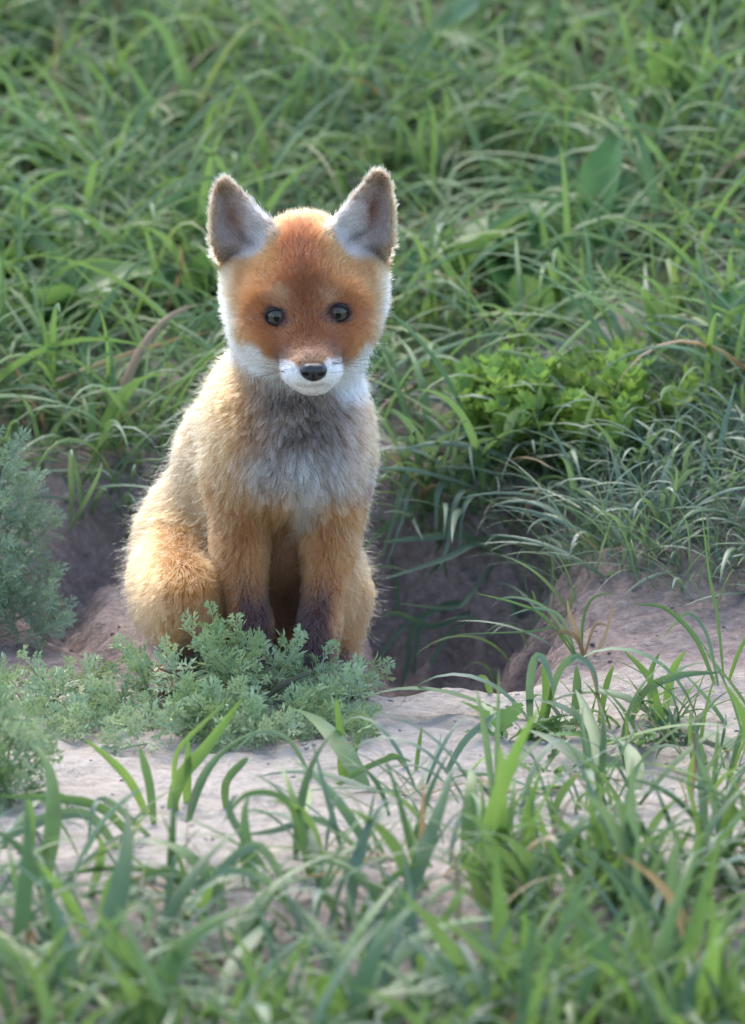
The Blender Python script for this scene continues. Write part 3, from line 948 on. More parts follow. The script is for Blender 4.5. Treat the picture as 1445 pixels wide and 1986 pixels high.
# whiskers: dark, springing from the lip pads
M_whisk = simple_mat('whisker', (0.05, 0.04, 0.04), 0.4)
def tube(path, r0, r1, ns=5):
    path = np.asarray(path); n = len(path)
    tan = unit(np.gradient(path, axis=0))
    ref = np.array([0.3, 0.2, 1.0]); V = []
    for i in range(n):
        s1 = np.cross(tan[i], ref); s1 /= np.linalg.norm(s1); s2 = np.cross(tan[i], s1)
        r = r0 + (r1 - r0) * i / (n - 1)
        for q in range(ns):
            a = 2 * math.pi * q / ns
            V.append(path[i] + r * (math.cos(a) * s1 + math.sin(a) * s2))
    Fc = [(i * ns + q, i * ns + (q + 1) % ns, (i + 1) * ns + (q + 1) % ns, (i + 1) * ns + q) for i in range(n - 1) for q in range(ns)]
    return np.array(V), np.array(Fc)
for sg in (-1, 1):
    for k in range(11):
        x0 = 607 + sg * random.uniform(34, 60); y0 = random.uniform(694, 724)
        p0 = skin_hit(x0, y0)
        up = random.uniform(-0.1, 0.55) + (0.15 if y0 < 705 else -0.1)
        Lw = random.uniform(0.022, 0.036)
        d = unit(np.array([sg * 1.0, -0.15 + random.uniform(-0.1, 0.15), up]))
        d2 = unit(np.array([sg * 0.8, 0.55, up * 0.6 - 0.25]))
        path = [p0]
        for i in range(1, 9):
            t = i / 8
            path.append(path[-1] + unit(d * (1 - t) + d2 * t) * Lw / 8)
        V, Fc = tube(path, 0.00013, 0.00003)
        new_obj('whisker', np_mesh('whisker', V - OFF, Fc, M_whisk), FOX)
# ------------------------------------------------------------------ vegetation
def blade_shape(L, W, a0, bend, twist=0.0, nseg=10, fold=0.22, side=0.0, power=1.3):
    """ribbon of a grass blade: grows up from the origin and arcs over towards +X. Returns V, F, across"""
    t = np.linspace(0, 1, nseg + 1)
    ang = a0 + bend * t ** power
    sw = side * t ** 1.5
    tan = np.stack([np.sin(ang) * np.cos(sw), np.sin(ang) * np.sin(sw) + 0 * t, np.cos(ang)], -1)
    pos = np.concatenate([[np.zeros(3)], np.cumsum((tan[:-1] + tan[1:]) / 2 * L / nseg, axis=0)])
    wdir0 = unit(np.cross(tan, np.stack([np.cos(ang), 0 * t, -np.sin(ang)], -1)))
    nrm0 = np.cross(wdir0, tan)
    tw = twist * t
    wd = wdir0 * np.cos(tw)[:, None] + nrm0 * np.sin(tw)[:, None]
    nr = np.cross(wd, tan)
    w = W * np.minimum(0.45 + 2.2 * t, 1.0) * np.clip((1 - t) * 1.9, 0, 1) ** 0.75
    w[-1] = W * 0.02
    V = np.stack([pos - wd * w[:, None] / 2 + nr * (fold * w)[:, None] / 2, pos - nr * (fold * w)[:, None] / 2, pos + wd * w[:, None] / 2 + nr * (fold * w)[:, None] / 2], 1).reshape(-1, 3)
    F = []
    for i in range(nseg):
        for j in range(2):
            a = i * 3 + j
            F.append((a, a + 1, a + 4, a + 3))
    ac = np.tile(np.array([-1., 0., 1.]), nseg + 1)
    return V, np.array(F), ac

def variants(n, W=(0.03, 0.06), a0=(0.0, 0.5), bend=(0.4, 2.2), tw=1.2, nseg=10, side=0.6):
    out = []
    for _ in range(n):
        out.append(blade_shape(1.0, random.uniform(*W), random.uniform(*a0), random.uniform(*bend), random.uniform(-tw, tw), nseg, 0.25, random.uniform(-side, side), random.uniform(1.0, 1.8)))
    return out

VAR_ARCH = variants(16, (0.035, 0.06), (0.05, 0.5), (1.0, 2.3))       # arching
VAR_UP = variants(12, (0.05, 0.085), (0.0, 0.35), (0.25, 1.1))        # upright, broad
VAR_FINE = variants(12, (0.007, 0.013), (0.15, 0.7), (0.6, 1.7), 0.6, 12)
VAR_FLAT = variants(10, (0.03, 0.055), (0.7, 1.2), (0.4, 1.0))        # sprawling

VAR_LONG = variants(14, (0.030, 0.055), (0.1, 0.8), (0.3, 1.2), 0.8, 10, 0.5)      # gently curved, long
_mesh_cache = {}
def var_mesh(key, var, mat):
    k = (key, mat.name)
    if k not in _mesh_cache:
        lst = []
        for V, Fc, ac in var:
            me = np_mesh('blade', V, Fc, mat, attrs={'across': ('FLOAT', ac)})
            lst.append(me)
        _mesh_cache[k] = lst
    return _mesh_cache[k]

VARS = {'arch': VAR_ARCH, 'up': VAR_UP, 'fine': VAR_FINE, 'flat': VAR_FLAT, 'long': VAR_LONG}
def tuft(loc, nb, kinds, mat, length, spread, label, group, name='grass_tuft', heading=None, hspread=math.pi, wscale=1.0, cat='grass tuft'):
    """a clump of blades, each blade a part"""
    o = empty(name, loc)
    tag(o, label, cat, group)
    for _ in range(nb):
        kd = random.choice(kinds)
        m_ = random.choice(var_mesh(kd, VARS[kd], mat if random.random() > 0.04 else M_straw))
        b = new_obj('blade', m_, o)
        a = random.uniform(-math.pi, math.pi) if heading is None else heading + random.gauss(0, hspread)
        r = spread * math.sqrt(random.random()); q = random.uniform(0, 6.283)
        x, y = r * math.cos(q), r * math.sin(q)
        z = float(terrain(loc[0] + x, loc[1] + y)) - loc[2] - 0.004
        b.location = (x, y, z)
        L = length * random.uniform(0.6, 1.2)
        b.scale = (L, L * wscale * random.uniform(0.8, 1.25), L)
        b.rotation_euler = (random.uniform(-0.2, 0.2), random.uniform(-0.1, 0.2), a)
    return o

def on_ground(x, y):
    return (x, y, float(terrain(x, y)))

def carpet(name, n, xr, yr, kinds, Lr, mat, label, mask=None, wr=(0.8, 1.2), tilt=(-0.2, 0.35)):
    """dense uncountable blades as one mesh"""
    x = rng.uniform(*xr, n * 3); y = rng.uniform(*yr, n * 3)
    if mask is not None:
        k = rng.random(len(x)) < mask(x, y)
        x, y = x[k], y[k]
    x, y = x[:n], y[:n]; n = len(x)
    var = [v for kd in kinds for v in VARS[kd]]
    L = rng.uniform(*Lr, n)
    sc_ = np.stack([L, L * rng.uniform(*wr, n), L], -1)
    rot = rotz(rng.uniform(0, 6.283, n)) @ roty(rng.uniform(*tilt, n))
    loc = np.stack([x, y, terrain(x, y) - 0.004], -1)
    which = rng.integers(0, len(var), n)
    V, Fc, I = merge_instances([(v[0], v[1]) for v in var], which, sc_, rot, loc)
    rnd = rng.random(n)[I] * 0.999
    me = np_mesh(name, V, Fc, mat, attrs={'rnd': ('FLOAT', rnd)})
    o = new_obj(name, me)
    tag(o, label, 'grass', kind='stuff')
    return o

# ---- meadow on the slope behind
def bg_mask(x, y):
    edge = 0.395 + 0.045 * vnoise(x * 9 + 5, x * 0 + 2, seed=31) - 0.18 * sstep(0.09, 0.17, x)
    m = sstep(edge - 0.02, edge + 0.05, y)
    m = m * np.clip(0.62 + 0.7 * vnoise(x * 7, y * 6, seed=32), 0.06, 1)
    return m
def in_view(x, y, mx=0.10):
    half = 0.5 * 1445 * S * (D + y) / D
    return np.clip(1 - sstep(half + mx, half + mx + 0.45, np.abs(x)) * 0.93, 0, 1)
carpet('meadow_grass', 15500, (-1.3, 1.3), (0.36, 2.9), ['arch', 'flat', 'arch', 'long', 'flat'], (0.05, 0.16), M_grass_bg, 'dense green meadow grass covering the slope behind the fox', lambda x, y: bg_mask(x, y) * in_view(x, y), wr=(0.5, 1.05))
carpet('meadow_fine_grass', 5000, (-1.0, 1.0), (0.36, 2.4), ['fine', 'flat'], (0.07, 0.18), M_grass, 'thin tangled grass among the meadow blades on the slope', lambda x, y: bg_mask(x, y) * in_view(x, y))
carpet('dry_grass', 900, (-0.6, 0.6), (0.28, 1.8), ['fine', 'flat'], (0.05, 0.13), M_straw, 'dead straw coloured grass lying under the green slope', lambda x, y: sstep(0.3, 0.42, y) * in_view(x, y))

carpet('bank_grass', 3200, (0.075, 0.5), (0.13, 0.5), ['fine', 'flat', 'arch', 'fine'], (0.035, 0.095), M_hang, 'short tangled grass on the soil bank beside the burrow', lambda x, y: np.clip(0.5 + vnoise(x * 14, y * 12, seed=51), 0, 1) * sstep(0.12, 0.22, y + 0.3 * np.clip(x - 0.1, 0, 0.2)))
def bg_label(y):
    if y < 0.6:
        return 'arching grass tuft at the foot of the slope just above the burrow', 'grass tufts just above the burrow'
    if y < 1.1:
        return 'long arching grass tuft halfway up the slope behind the fox', 'grass tufts halfway up the slope'
    return 'blurred grass tuft far up the slope, well behind the fox', 'grass tufts far up the slope'

for k in range(64):
    y = random.uniform(0.46, 1.75) if k > 14 else random.uniform(0.37, 0.5)
    half = 0.5 * 1445 * S * (D + y) / D + 0.06
    x = random.uniform(-half, half)
    tuft(on_ground(x, y), random.randint(7, 12), ['arch', 'arch', 'flat'], M_grass_bg, random.uniform(0.10, 0.18), 0.03, *bg_label(y), wscale=random.uniform(0.45, 0.8))

# broad leaved weeds
def leaf_shape(L, W, a0, bend, wave=0.0, nseg=9, tip=1.0, teeth=0):
    t = np.linspace(0, 1, nseg + 1)
    ang = a0 + bend * t
    tan = np.stack([np.sin(ang), 0 * t, np.cos(ang)], -1)
    pos = np.concatenate([[np.zeros(3)], np.cumsum((tan[:-1] + tan[1:]) / 2 * L / nseg, axis=0)])
    nr = np.stack([-np.cos(ang), 0 * t, np.sin(ang)], -1)
    st = np.clip((t - 0.16) / 0.84, 0, 1)
    w = W * (np.sin(np.pi * st ** 0.8) ** 0.8 * 0.95 + 0.06)
    if teeth:
        w = w * (0.62 + 0.38 * (np.arange(nseg + 1) % 2))
    w[-1] = W * 0.02
    cols = []
    for q in (-1, -0.5, 0, 0.5, 1):
        up = 0.22 * abs(q) * w + wave * w * np.sin(t * 9 + 2 * q) * abs(q)
        cols.append(pos + np.array([0, 1, 0]) * (q * w / 2)[:, None] + nr * up[:, None])
    V = np.stack(cols, 1).reshape(-1, 3)
    F = [(i * 5 + j, i * 5 + j + 1, i * 5 + j + 6, i * 5 + j + 5) for i in range(nseg) for j in range(4)]
    return V, np.array(F)

LEAF_OVAL = [np_mesh('leaf', *leaf_shape(1, random.uniform(0.3, 0.46), random.uniform(0.1, 0.6), random.uniform(0.5, 1.5), random.uniform(0.03, 0.12)), M_broad) for _ in range(8)]
LEAF_TOOTH = [np_mesh('leaf', *leaf_shape(1, random.uniform(0.20, 0.30), random.uniform(0.7, 1.1), random.uniform(0.2, 0.8), 0.05, 15, teeth=1), M_broad) for _ in range(6)]
def rosette(loc, nl, meshes, length, label, group, name='broadleaf_plant', heading=None, hs=0.6):
    o = empty(name, loc)
    tag(o, label, 'weed', group)
    for k in range(nl):
        b = new_obj('leaf', random.choice(meshes), o)
        L = length * random.uniform(0.65, 1.15)
        b.scale = (L, L * random.uniform(0.85, 1.15), L)
        a = k * 2.4 + random.uniform(-0.4, 0.4) if heading is None else heading + random.gauss(0, hs)
        b.rotation_euler = (random.uniform(-0.35, 0.35), random.uniform(-0.1, 0.35), a)
        b.location = (random.uniform(-0.01, 0.01), random.uniform(-0.01, 0.01), -0.004)
    return o
def weed_label(y):
    if y < 0.75:
        return 'broad oval leaved weed low on the slope just above the burrow', 'broad leaved weeds above the burrow'
    return 'blurred weed with broad oval leaves in the grass higher up the slope', 'broad leaved weeds high on the slope'
for k in range(34):
    y = random.uniform(0.5, 1.6)
    half = 0.5 * 1445 * S * (D + y) / D + 0.05
    x = random.uniform(-half, half)
    rosette(on_ground(x, y), random.randint(4, 7), LEAF_OVAL, random.uniform(0.06, 0.10), *weed_label(y))
# broad leaves that can be told apart in the photo
for (px, py, L, hd) in ((1090, 470, 0.11, 2.2), (880, 505, 0.12, 0.4), (90, 450, 0.10, 3.0), (960, 70, 0.10, 1.5), (1400, 640, 0.12, 0.5), (1130, 430, 0.10, 0.9)):
    p = ground_hit(px, py + 90)
    rosette(tuple(p), 3, LEAF_OVAL, L, *weed_label(p[1]), heading=hd)

# ---- bright green leafy weed beside the burrow
def whorl_shoot(n_nodes=7, leaf=0.011):
    V, F, b = [], [], 0
    H = 0.045
    for i in range(n_nodes):
        z = H * (i + 0.6) / n_nodes
        nl = 6
        for j in range(nl):
            a = 2 * math.pi * j / nl + i * 0.7 + random.uniform(-0.15, 0.15)
            l = leaf * random.uniform(0.75, 1.15) * (1.0 if i < n_nodes - 1 else 0.8); w = l * 0.30
            el = 0.35 + 0.6 * i / n_nodes
            d = np.array([math.cos(a) * math.cos(el), math.sin(a) * math.cos(el), math.sin(el)]); s_ = np.array([-math.sin(a), math.cos(a), 0])
            o = np.array([0.004 * math.sin(i), 0.003 * math.cos(i * 1.7), z])
            V += [o, o + d * l * 0.5 - s_ * w, o + d * l * 0.55 + np.array([0, 0, -0.0008]), o + d * l * 0.5 + s_ * w, o + d * l]
            F += [(b, b + 1, b + 2), (b, b + 2, b + 3), (b + 1, b + 4, b + 2), (b + 2, b + 4, b + 3)]
            b += 5
    return np.array(V), np.array(F)
WHORL = [np_mesh('shoot', *whorl_shoot(random.randint(6, 8), random.uniform(0.010, 0.014)), M_lime, smooth=False) for _ in range(6)]
def leafy_weed(pxr, pyr, n, label):
    c = ground_hit(sum(pxr) / 2, sum(pyr) / 2 + 40)
    o = empty('leafy_weed', tuple(c))
    tag(o, label, 'weed')
    for _ in range(n):
        u, v = random.gauss(0, 0.4), random.gauss(0, 0.4)
        p = ground_hit(sum(pxr) / 2 + u * (pxr[1] - pxr[0]) / 2, sum(pyr) / 2 + 45 + v * (pyr[1] - pyr[0]) / 2)
        b = new_obj('shoot', random.choice(WHORL), o)
        b.location = tuple(p - c)
        s_ = random.uniform(0.85, 1.35)
        b.scale = (s_, s_, s_)
        b.rotation_euler = (random.uniform(-0.7, 0.7), random.uniform(-0.7, 0.7), random.uniform(0, 6.28))
leafy_weed((880, 1250), (750, 900), 110, 'bushy bright green weed with small pointed leaves above the burrow rim')

# ---- wormwood
def worm_leaf(feather=False):
    """finely cut leaf, tip along +X; flat lobes"""
    V, F = [], []
    def kite(o, d, s_, l, w):
        b = len(V)
        up = np.array([0, 0, 1.0])
        V.extend([o, o + d * l * 0.55 - s_ * w + up * w * 0.5, o + d * l, o + d * l * 0.55 + s_ * w + up * w * 0.5, o + d * l * 0.5 - up * w * 0.2])
        F.extend([(b, b + 1, b + 4), (b + 4, b + 1, b + 2), (b, b + 4, b + 3), (b + 4, b + 2, b + 3)])
    X, Y = np.array([1., 0, 0]), np.array([0, 1., 0])
    def arc(t):
        return np.array([t, 0, 0.28 * math.sin(t * 2.2) - 0.12 * t])
    ww = 0.034 if feather else 0.052
    for i in range(5):
        kite(arc(i / 5), unit(arc((i + 1) / 5) - arc(i / 5)), Y, 0.24, 0.022)
    kite(arc(0.85), unit(arc(1) - arc(0.85)), Y, 0.40, ww)
    for t, l in ((0.40, 0.38), (0.60, 0.44), (0.80, 0.36)):
        for sg in (-1, 1):
            l_ = l * random.uniform(0.8, 1.2) * (1.25 if feather else 1)
            an = random.uniform(0.65, 0.95)
            d = np.array([math.cos(an), sg * math.sin(an), random.uniform(-0.1, 0.35)])
            s_ = np.array([-sg * math.sin(an), math.cos(an), 0])
            o = arc(t)
            kite(o, d, s_, l_, ww)
            for q in (-1, 1):
                a2 = an + q * 0.55
                d2 = np.array([math.cos(a2), sg * math.sin(a2), random.uniform(-0.1, 0.4)])
                s2 = np.array([-sg * math.sin(a2), math.cos(a2), 0])
                kite(o + d * l_ * 0.40, d2, s2, l_ * 0.60, ww * 0.9)
    return np.array(V), np.array(F)
def worm_shoot(n=13, leaf=0.015, H=0.03, feather=False):
    VV, FF, b = [], [], 0
    bx_, by_ = random.uniform(-0.25, 0.25), random.uniform(-0.25, 0.25)
    for i in range(n):
        f = i / (n - 1)
        V, F = worm_leaf(feather)
        l = leaf * (1.0 - 0.35 * f) * random.uniform(0.85, 1.15)
        el = 0.1 + 1.1 * f + random.uniform(-0.2, 0.2)
        a = i * 2.4 + random.uniform(-0.3, 0.3)
        R = (Matrix.Rotation(a, 3, 'Z') @ Matrix.Rotation(-el, 3, 'Y') @ Matrix.Rotation(random.uniform(-0.4, 0.4), 3, 'X'))
        R = np.array(R)
        o = np.array([bx_ * H * f * f, by_ * H * f * f, H * f])
        VV.append(V * l @ R.T + o); FF.append(F + b); b += len(V)
    path = [(bx_ * H * f * f, by_ * H * f * f, H * f) for f in np.linspace(-1.2, 1, 7)]
    V, F = tube(np.array(path), 0.0009, 0.0006, 5)
    tri = np.concatenate([F[:, [0, 1, 2]], F[:, [0, 2, 3]]])
    VV.append(V); FF.append(tri + b)
    return np.concatenate(VV), np.concatenate(FF)
SHOOT = [np_mesh('shoot', *worm_shoot(random.randint(9, 12), random.uniform(0.017, 0.022)), M_worm, smooth=False) for _ in range(9)]
SHOOT_F = [np_mesh('shoot', *worm_shoot(random.randint(9, 11), random.uniform(0.026, 0.034), 0.05, True), M_worm2, smooth=False) for _ in range(7)]

def aim(v):
    return Vector(v).to_track_quat('Z', 'Y').to_euler()

def mound(label, prof, ybot, Ytop, Ybot, n, meshes, sc=(0.75, 1.1), droop=0.0, back=0.07):
    """wormwood plant: shoots over a mound whose top outline is prof [(px, py)]"""
    xs = [p[0] for p in prof]; ys = [p[1] for p in prof]
    xm = 0.5 * (xs[0] + xs[-1])
    c = ground_hit(xm, ybot - 0.25 * (ybot - min(ys)))
    o = empty('wormwood_plant', tuple(c))
    tag(o, label, 'wormwood', 'wormwood plants round the burrow')
    cc = np.array([c[0], 0.5 * (Ytop + Ybot), c[2]])
    for k in range(n):
        px = random.uniform(xs[0], xs[-1])
        yt = np.interp(px, xs, ys)
        f = random.random() ** 1.1
        py = yt + 38 + f * max(ybot - yt - 40, 5)
        Y = Ytop + (Ybot - Ytop) * f + random.uniform(-0.008, 0.008)
        if k % 4 == 3:                      # the far side of the mound
            Y = Ytop + back * f
            py = yt + 44 + 0.6 * f * max(ybot - yt - 40, 5)
        P = at(px, py, Y)
        gz = float(terrain(P[0], P[1]))
        P[2] = max(P[2], gz + 0.006)
        d = np.array([(px - xm) / max(xm - xs[0], 1) * 0.75 + random.gauss(0, 0.25), (Y - Ytop) * 6 - 0.25 * f + random.gauss(0, 0.2), 1.0 - 0.75 * f - droop])
        if P[2] - gz < 0.02:
            d[2] = max(d[2], 0.25)
        b = new_obj('shoot', random.choice(meshes), o)
        s_ = random.uniform(*sc)
        b.scale = (s_, s_, s_)
        d = d / np.linalg.norm(d)
        b.location = tuple(P - d * 0.02 * s_ - c)
        e = aim(d); e.rotate_axis('Z', random.uniform(0, 6.28))
        b.rotation_euler = e
    # woody stems from the root up into the mound
    for k in range(9):
        px = random.uniform(xs[0] * 0.85 + xm * 0.15, xs[-1] * 0.85 + xm * 0.15)
        yt = np.interp(px, xs, ys)
        P = at(px, yt + random.uniform(40, 80), Ytop - 0.01)
        mid = 0.5 * (P + c) + np.array([0, 0, 0.01])
        t = np.linspace(0, 1, 8)[:, None]
        path = (c - np.array([0, 0, 0.006])) * (1 - t) ** 2 + 2 * mid * t * (1 - t) + P * t ** 2
        V, F = tube(path, 0.0016, 0.0008, 6)
        new_obj('stem', np_mesh('stem', V - c, F, M_stem), o)
    return o
mound('low grey green wormwood mound right in front of the fox', [(225, 1310), (250, 1275), (310, 1222), (360, 1210), (400, 1200), (450, 1212), (480, 1240), (540, 1248), (570, 1290), (600, 1262), (630, 1250), (660, 1285), (690, 1335)], 1452, -0.075, -0.20, 84, SHOOT, sc=(0.8, 1.2))
mound('small sprawling wormwood beside the mound in front of the fox', [(-60, 1270), (0, 1255), (40, 1265), (90, 1255), (140, 1250), (165, 1290), (195, 1345)], 1440, -0.06, -0.17, 26, SHOOT)
mound('blurred wormwood tuft on the sand, closer than the other wormwood', [(-110, 1350), (-60, 1335), (10, 1330), (45, 1350), (70, 1400)], 1545, -0.33, -0.40, 26, SHOOT, sc=(0.8, 1.2))
mound('tall feathery blue green wormwood standing behind the burrow edge', [(-150, 900), (-60, 850), (0, 845), (25, 900), (50, 985), (62, 1100)], 1265, 0.16, 0.08, 74, SHOOT_F, sc=(0.45, 0.72), droop=0.25)

# ---- blades that can be told apart in the photo, traced along their length
def ribbon(path, w, fold=0.25, face=None):
    path = np.asarray(path, dtype=float)
    # resample smoothly
    n0 = len(path)
    tt = np.linspace(0, n0 - 1, 14)
    P = np.empty((14, 3))
    for i, t in enumerate(tt):
        k = min(int(t), n0 - 2); f = t - k
        p0, p1, p2, p3 = path[max(k - 1, 0)], path[k], path[k + 1], path[min(k + 2, n0 - 1)]
        P[i] = 0.5 * ((2 * p1) + (-p0 + p2) * f + (2 * p0 - 5 * p1 + 4 * p2 - p3) * f * f + (-p0 + 3 * p1 - 3 * p2 + p3) * f ** 3)
    tan = unit(np.gradient(P, axis=0))
    t = np.linspace(0, 1, 14)
    a = random.uniform(-0.5, 0.5) if face is None else face
    tw = a + random.uniform(-0.5, 0.5) * t
    view = np.stack([np.sin(tw), -np.cos(tw), 0.35 + 0 * tw], -1)
    wd = unit(np.cross(tan, view)); nr = np.cross(wd, tan)
    ww = w * np.minimum(0.55 + 1.8 * t, 1.0) * np.clip((1 - t) * 2.4, 0, 1) ** 0.7
    ww[-1] = w * 0.03
    V = np.stack([P - wd * ww[:, None] / 2 + nr * (fold * ww)[:, None] / 2, P - nr * (fold * ww)[:, None] / 2, P + wd * ww[:, None] / 2 + nr * (fold * ww)[:, None] / 2], 1).reshape(-1, 3)
    F = np.array([(i * 3 + j, i * 3 + j + 1, i * 3 + j + 4, i * 3 + j + 3) for i in range(13) for j in range(2)])
    return V, F, np.tile(np.array([-1., 0., 1.]), 14)

def traced_tuft(label, blades, mat, base=None, dY=0.0, name='grass_tuft', group=None, cat='grass tuft', depth=None):
    """blades: list of (pixel path from root to tip, width px, depth change root to tip, material or None)"""
    b0 = base or blades[0][0][0]
    c = ground_hit(*b0) if depth is None else at(b0[0], b0[1], depth)
    o = empty(name, tuple(c))
    tag(o, label, cat, group)
    for path, w, dy, m_ in blades:
        r = ground_hit(*path[0]) if depth is None else at(path[0][0], path[0][1], depth)
        n = len(path)
        P = [at(p[0], p[1], r[1] + dy * i / (n - 1)) for i, p in enumerate(path)]
        P[0] = P[0] - np.array([0, 0, 0.004])
        sc_ = (D + r[1]) / D
        V, F, ac = ribbon(P, w * S * sc_)
        new_obj('blade', np_mesh('blade', V - c, F, m_ or mat, attrs={'across': ('FLOAT', ac)}), o)
    return o
Yl = M_yellow; Hg = M_hang; Gr = M_grass
traced_tuft('loose tuft of yellowish upright blades on the sand before the wormwood', [
    ([(345, 1575), (338, 1500), (350, 1450), (400, 1398), (436, 1362)], 11, -0.02, Yl),
    ([(330, 1570), (350, 1510), (400, 1450), (472, 1352)], 27, 0.02, Yl),
    ([(362, 1560), (364, 1500), (366, 1432)], 17, 0, Yl),
    ([(300, 1600), (292, 1530), (280, 1480), (270, 1448)], 18, 0, Gr),
    ([(290, 1580), (255, 1520), (215, 1475), (163, 1432)], 17, -0.02, Yl),
    ([(440, 1570), (438, 1520), (470, 1480), (482, 1470)], 16, 0, Gr)], Yl)
traced_tuft('single upright green blade pair standing on the pale sand', [
    ([(665, 1510), (664, 1450), (652, 1352)], 21, 0, Yl),
    ([(672, 1508), (690, 1450), (705, 1412)], 14, 0, Gr),
    ([(610, 1510), (560, 1435), (500, 1420), (452, 1462)], 9, -0.02, Hg),
    ([(640, 1520), (700, 1495), (760, 1470), (800, 1478)], 12, -0.03, Gr)], Gr)
traced_tuft('thin dark upright blades on the sand left of the dandelion', [
    ([(805, 1495), (812, 1450), (818, 1408)], 9, 0, Gr),
    ([(800, 1492), (765, 1465), (735, 1480)], 9, -0.01, Gr),
    ([(860, 1500), (900, 1440), (950, 1395), (968, 1382)], 15, 0.02, Hg)], Gr)
traced_tuft('tuft of long bluish blades hanging from the bank over the burrow', [
    ([(840, 985), (820, 920), (790, 915), (765, 1000), (738, 1090)], 15, -0.05, Hg),
    ([(850, 985), (835, 935), (800, 940), (780, 1010), (745, 1110)], 11, -0.06, Hg),
    ([(900, 990), (880, 935), (850, 950), (845, 1040)], 14, -0.05, Hg),
    ([(930, 1000), (905, 950), (880, 985), (868, 1060), (850, 1110)], 12, -0.07, Hg),
    ([(945, 1010), (930, 960), (900, 985), (890, 1075)], 10, -0.06, Hg),
    ([(960, 1060), (900, 1040), (830, 1042), (740, 1052)], 15, -0.06, Hg),
    ([(985, 1075), (930, 1055), (860, 1085), (738, 1125)], 12, -0.08, Hg),
    ([(960, 1075), (940, 1120), (915, 1150), (880, 1180), (770, 1170)], 10, -0.10, Hg)], Hg, group=None)
traced_tuft('bluish blades drooping down the inner wall of the burrow', [
    ([(905, 1160), (850, 1180), (800, 1220), (790, 1290), (775, 1345)], 13, -0.03, Hg),
    ([(900, 1150), (830, 1190), (810, 1240), (800, 1345)], 12, -0.03, Hg),
    ([(880, 1170), (800, 1200), (740, 1270), (715, 1330)], 9, -0.03, Hg),
    ([(920, 1170), (840, 1215), (770, 1190), (735, 1200)], 12, -0.05, Hg),
    ([(930, 1180), (870, 1230), (830, 1300), (815, 1350)], 9, -0.03, Hg)], Hg)
traced_tuft('thin tuft with straw coloured base on the bare soil bank', [
    ([(1120, 1270), (1060, 1200), (1000, 1170), (920, 1150)], 6, -0.03, Gr),
    ([(1120, 1268), (1070, 1190), (1010, 1160), (960, 1163)], 6, -0.02, Hg),
    ([(1125, 1268), (1080, 1220), (1030, 1225), (880, 1230)], 5, -0.04, Gr),
    ([(1120, 1272), (1090, 1200), (1040, 1180), (985, 1195)], 7, -0.02, Hg),
    ([(1130, 1275), (1130, 1210), (1150, 1160), (1200, 1150)], 6, 0.02, Gr),
    ([(1130, 1275), (1150, 1220), (1165, 1210), (1180, 1215)], 6, 0.0, M_straw),
    ([(1135, 1278), (1120, 1230), (1105, 1190), (1100, 1160)], 9, 0.0, M_straw),
    ([(1140, 1280), (1120, 1240), (1090, 1225), (1060, 1240)], 9, -0.01, M_straw),
    ([(1140, 1280), (1170, 1240), (1185, 1190), (1190, 1160)], 7, 0.01, M_straw)], Gr)
traced_tuft('tall thin grass stem rising from the sand at the bank', [
    ([(1405, 1320), (1392, 1200), (1375, 1110), (1360, 980)], 6, 0, Gr),
    ([(1390, 1325), (1350, 1240), (1290, 1180), (1230, 1172)], 9, 0, Gr),
    ([(1395, 1330), (1370, 1230), (1330, 1190), (1285, 1240)], 8, 0.02, Hg),
    ([(1410, 1320), (1440, 1250), (1480, 1210)], 8, 0, Gr)], Gr)
traced_tuft('curling broad grass clump at the edge of the sandy lip', [
    ([(1030, 1430), (1028, 1330), (1040, 1275), (1060, 1290), (1075, 1345)], 17, -0.03, Hg),
    ([(1050, 1420), (1080, 1310), (1115, 1275), (1150, 1300), (1160, 1345)], 15, -0.03, Hg),
    ([(1040, 1425), (1060, 1360), (1052, 1290)], 21, 0, Yl),
    ([(1110, 1420), (1120, 1340), (1118, 1290)], 19, 0, Gr),
    ([(1160, 1400), (1175, 1330), (1190, 1290)], 14, 0, Gr),
    ([(1290, 1385), (1300, 1310), (1330, 1262)], 16, 0, Yl),
    ([(1280, 1390), (1262, 1320), (1210, 1262)], 14, 0, Gr),
    ([(1265, 1380), (1262, 1310), (1280, 1265)], 12, 0, Gr),
    ([(1220, 1400), (1250, 1340), (1320, 1310), (1400, 1305)], 16, -0.02, Hg),
    ([(955, 1345), (942, 1320), (928, 1310)], 12, 0, Yl)], Gr)

# fine wispy grass spilling over the bank
for (px, py, n, L) in ((1180, 1090, 26, 0.10), (1060, 1080, 20, 0.095), (1270, 1110, 18, 0.09), (1350, 1180, 14, 0.07), (980, 1030, 12, 0.09)):
    p = ground_hit(px, py)
    tuft(tuple(p), n, ['fine'], M_hang, L, 0.02, 'wispy tuft of hair thin grass spilling over the soil bank', 'wispy grass tufts on the bank', heading=math.radians(200), hspread=0.8, wscale=1.1)
# a dead twig and a few leaves on the bank wall
for (px, py, hd) in tuple((x_, random.uniform(955, 1015), -1.57 + random.uniform(-0.5, 0.5)) for x_ in (745, 800, 850, 905, 960, 1015, 1075, 1140, 150, 215, 290)) + ((760, 960, 3.6), (1010, 1010, 4.2), (1300, 1010, 4.6), (90, 900, 5.0), (200, 1010, 5.4), (260, 930, 4.4)):
    p = ground_hit(px, py)
    tuft(tuple(p), 8, ['arch', 'flat'], M_hang, 0.11, 0.025, 'bluish grass tuft leaning over the burrow rim', 'grass tufts along the burrow rim', heading=hd, hspread=0.9, wscale=0.8)

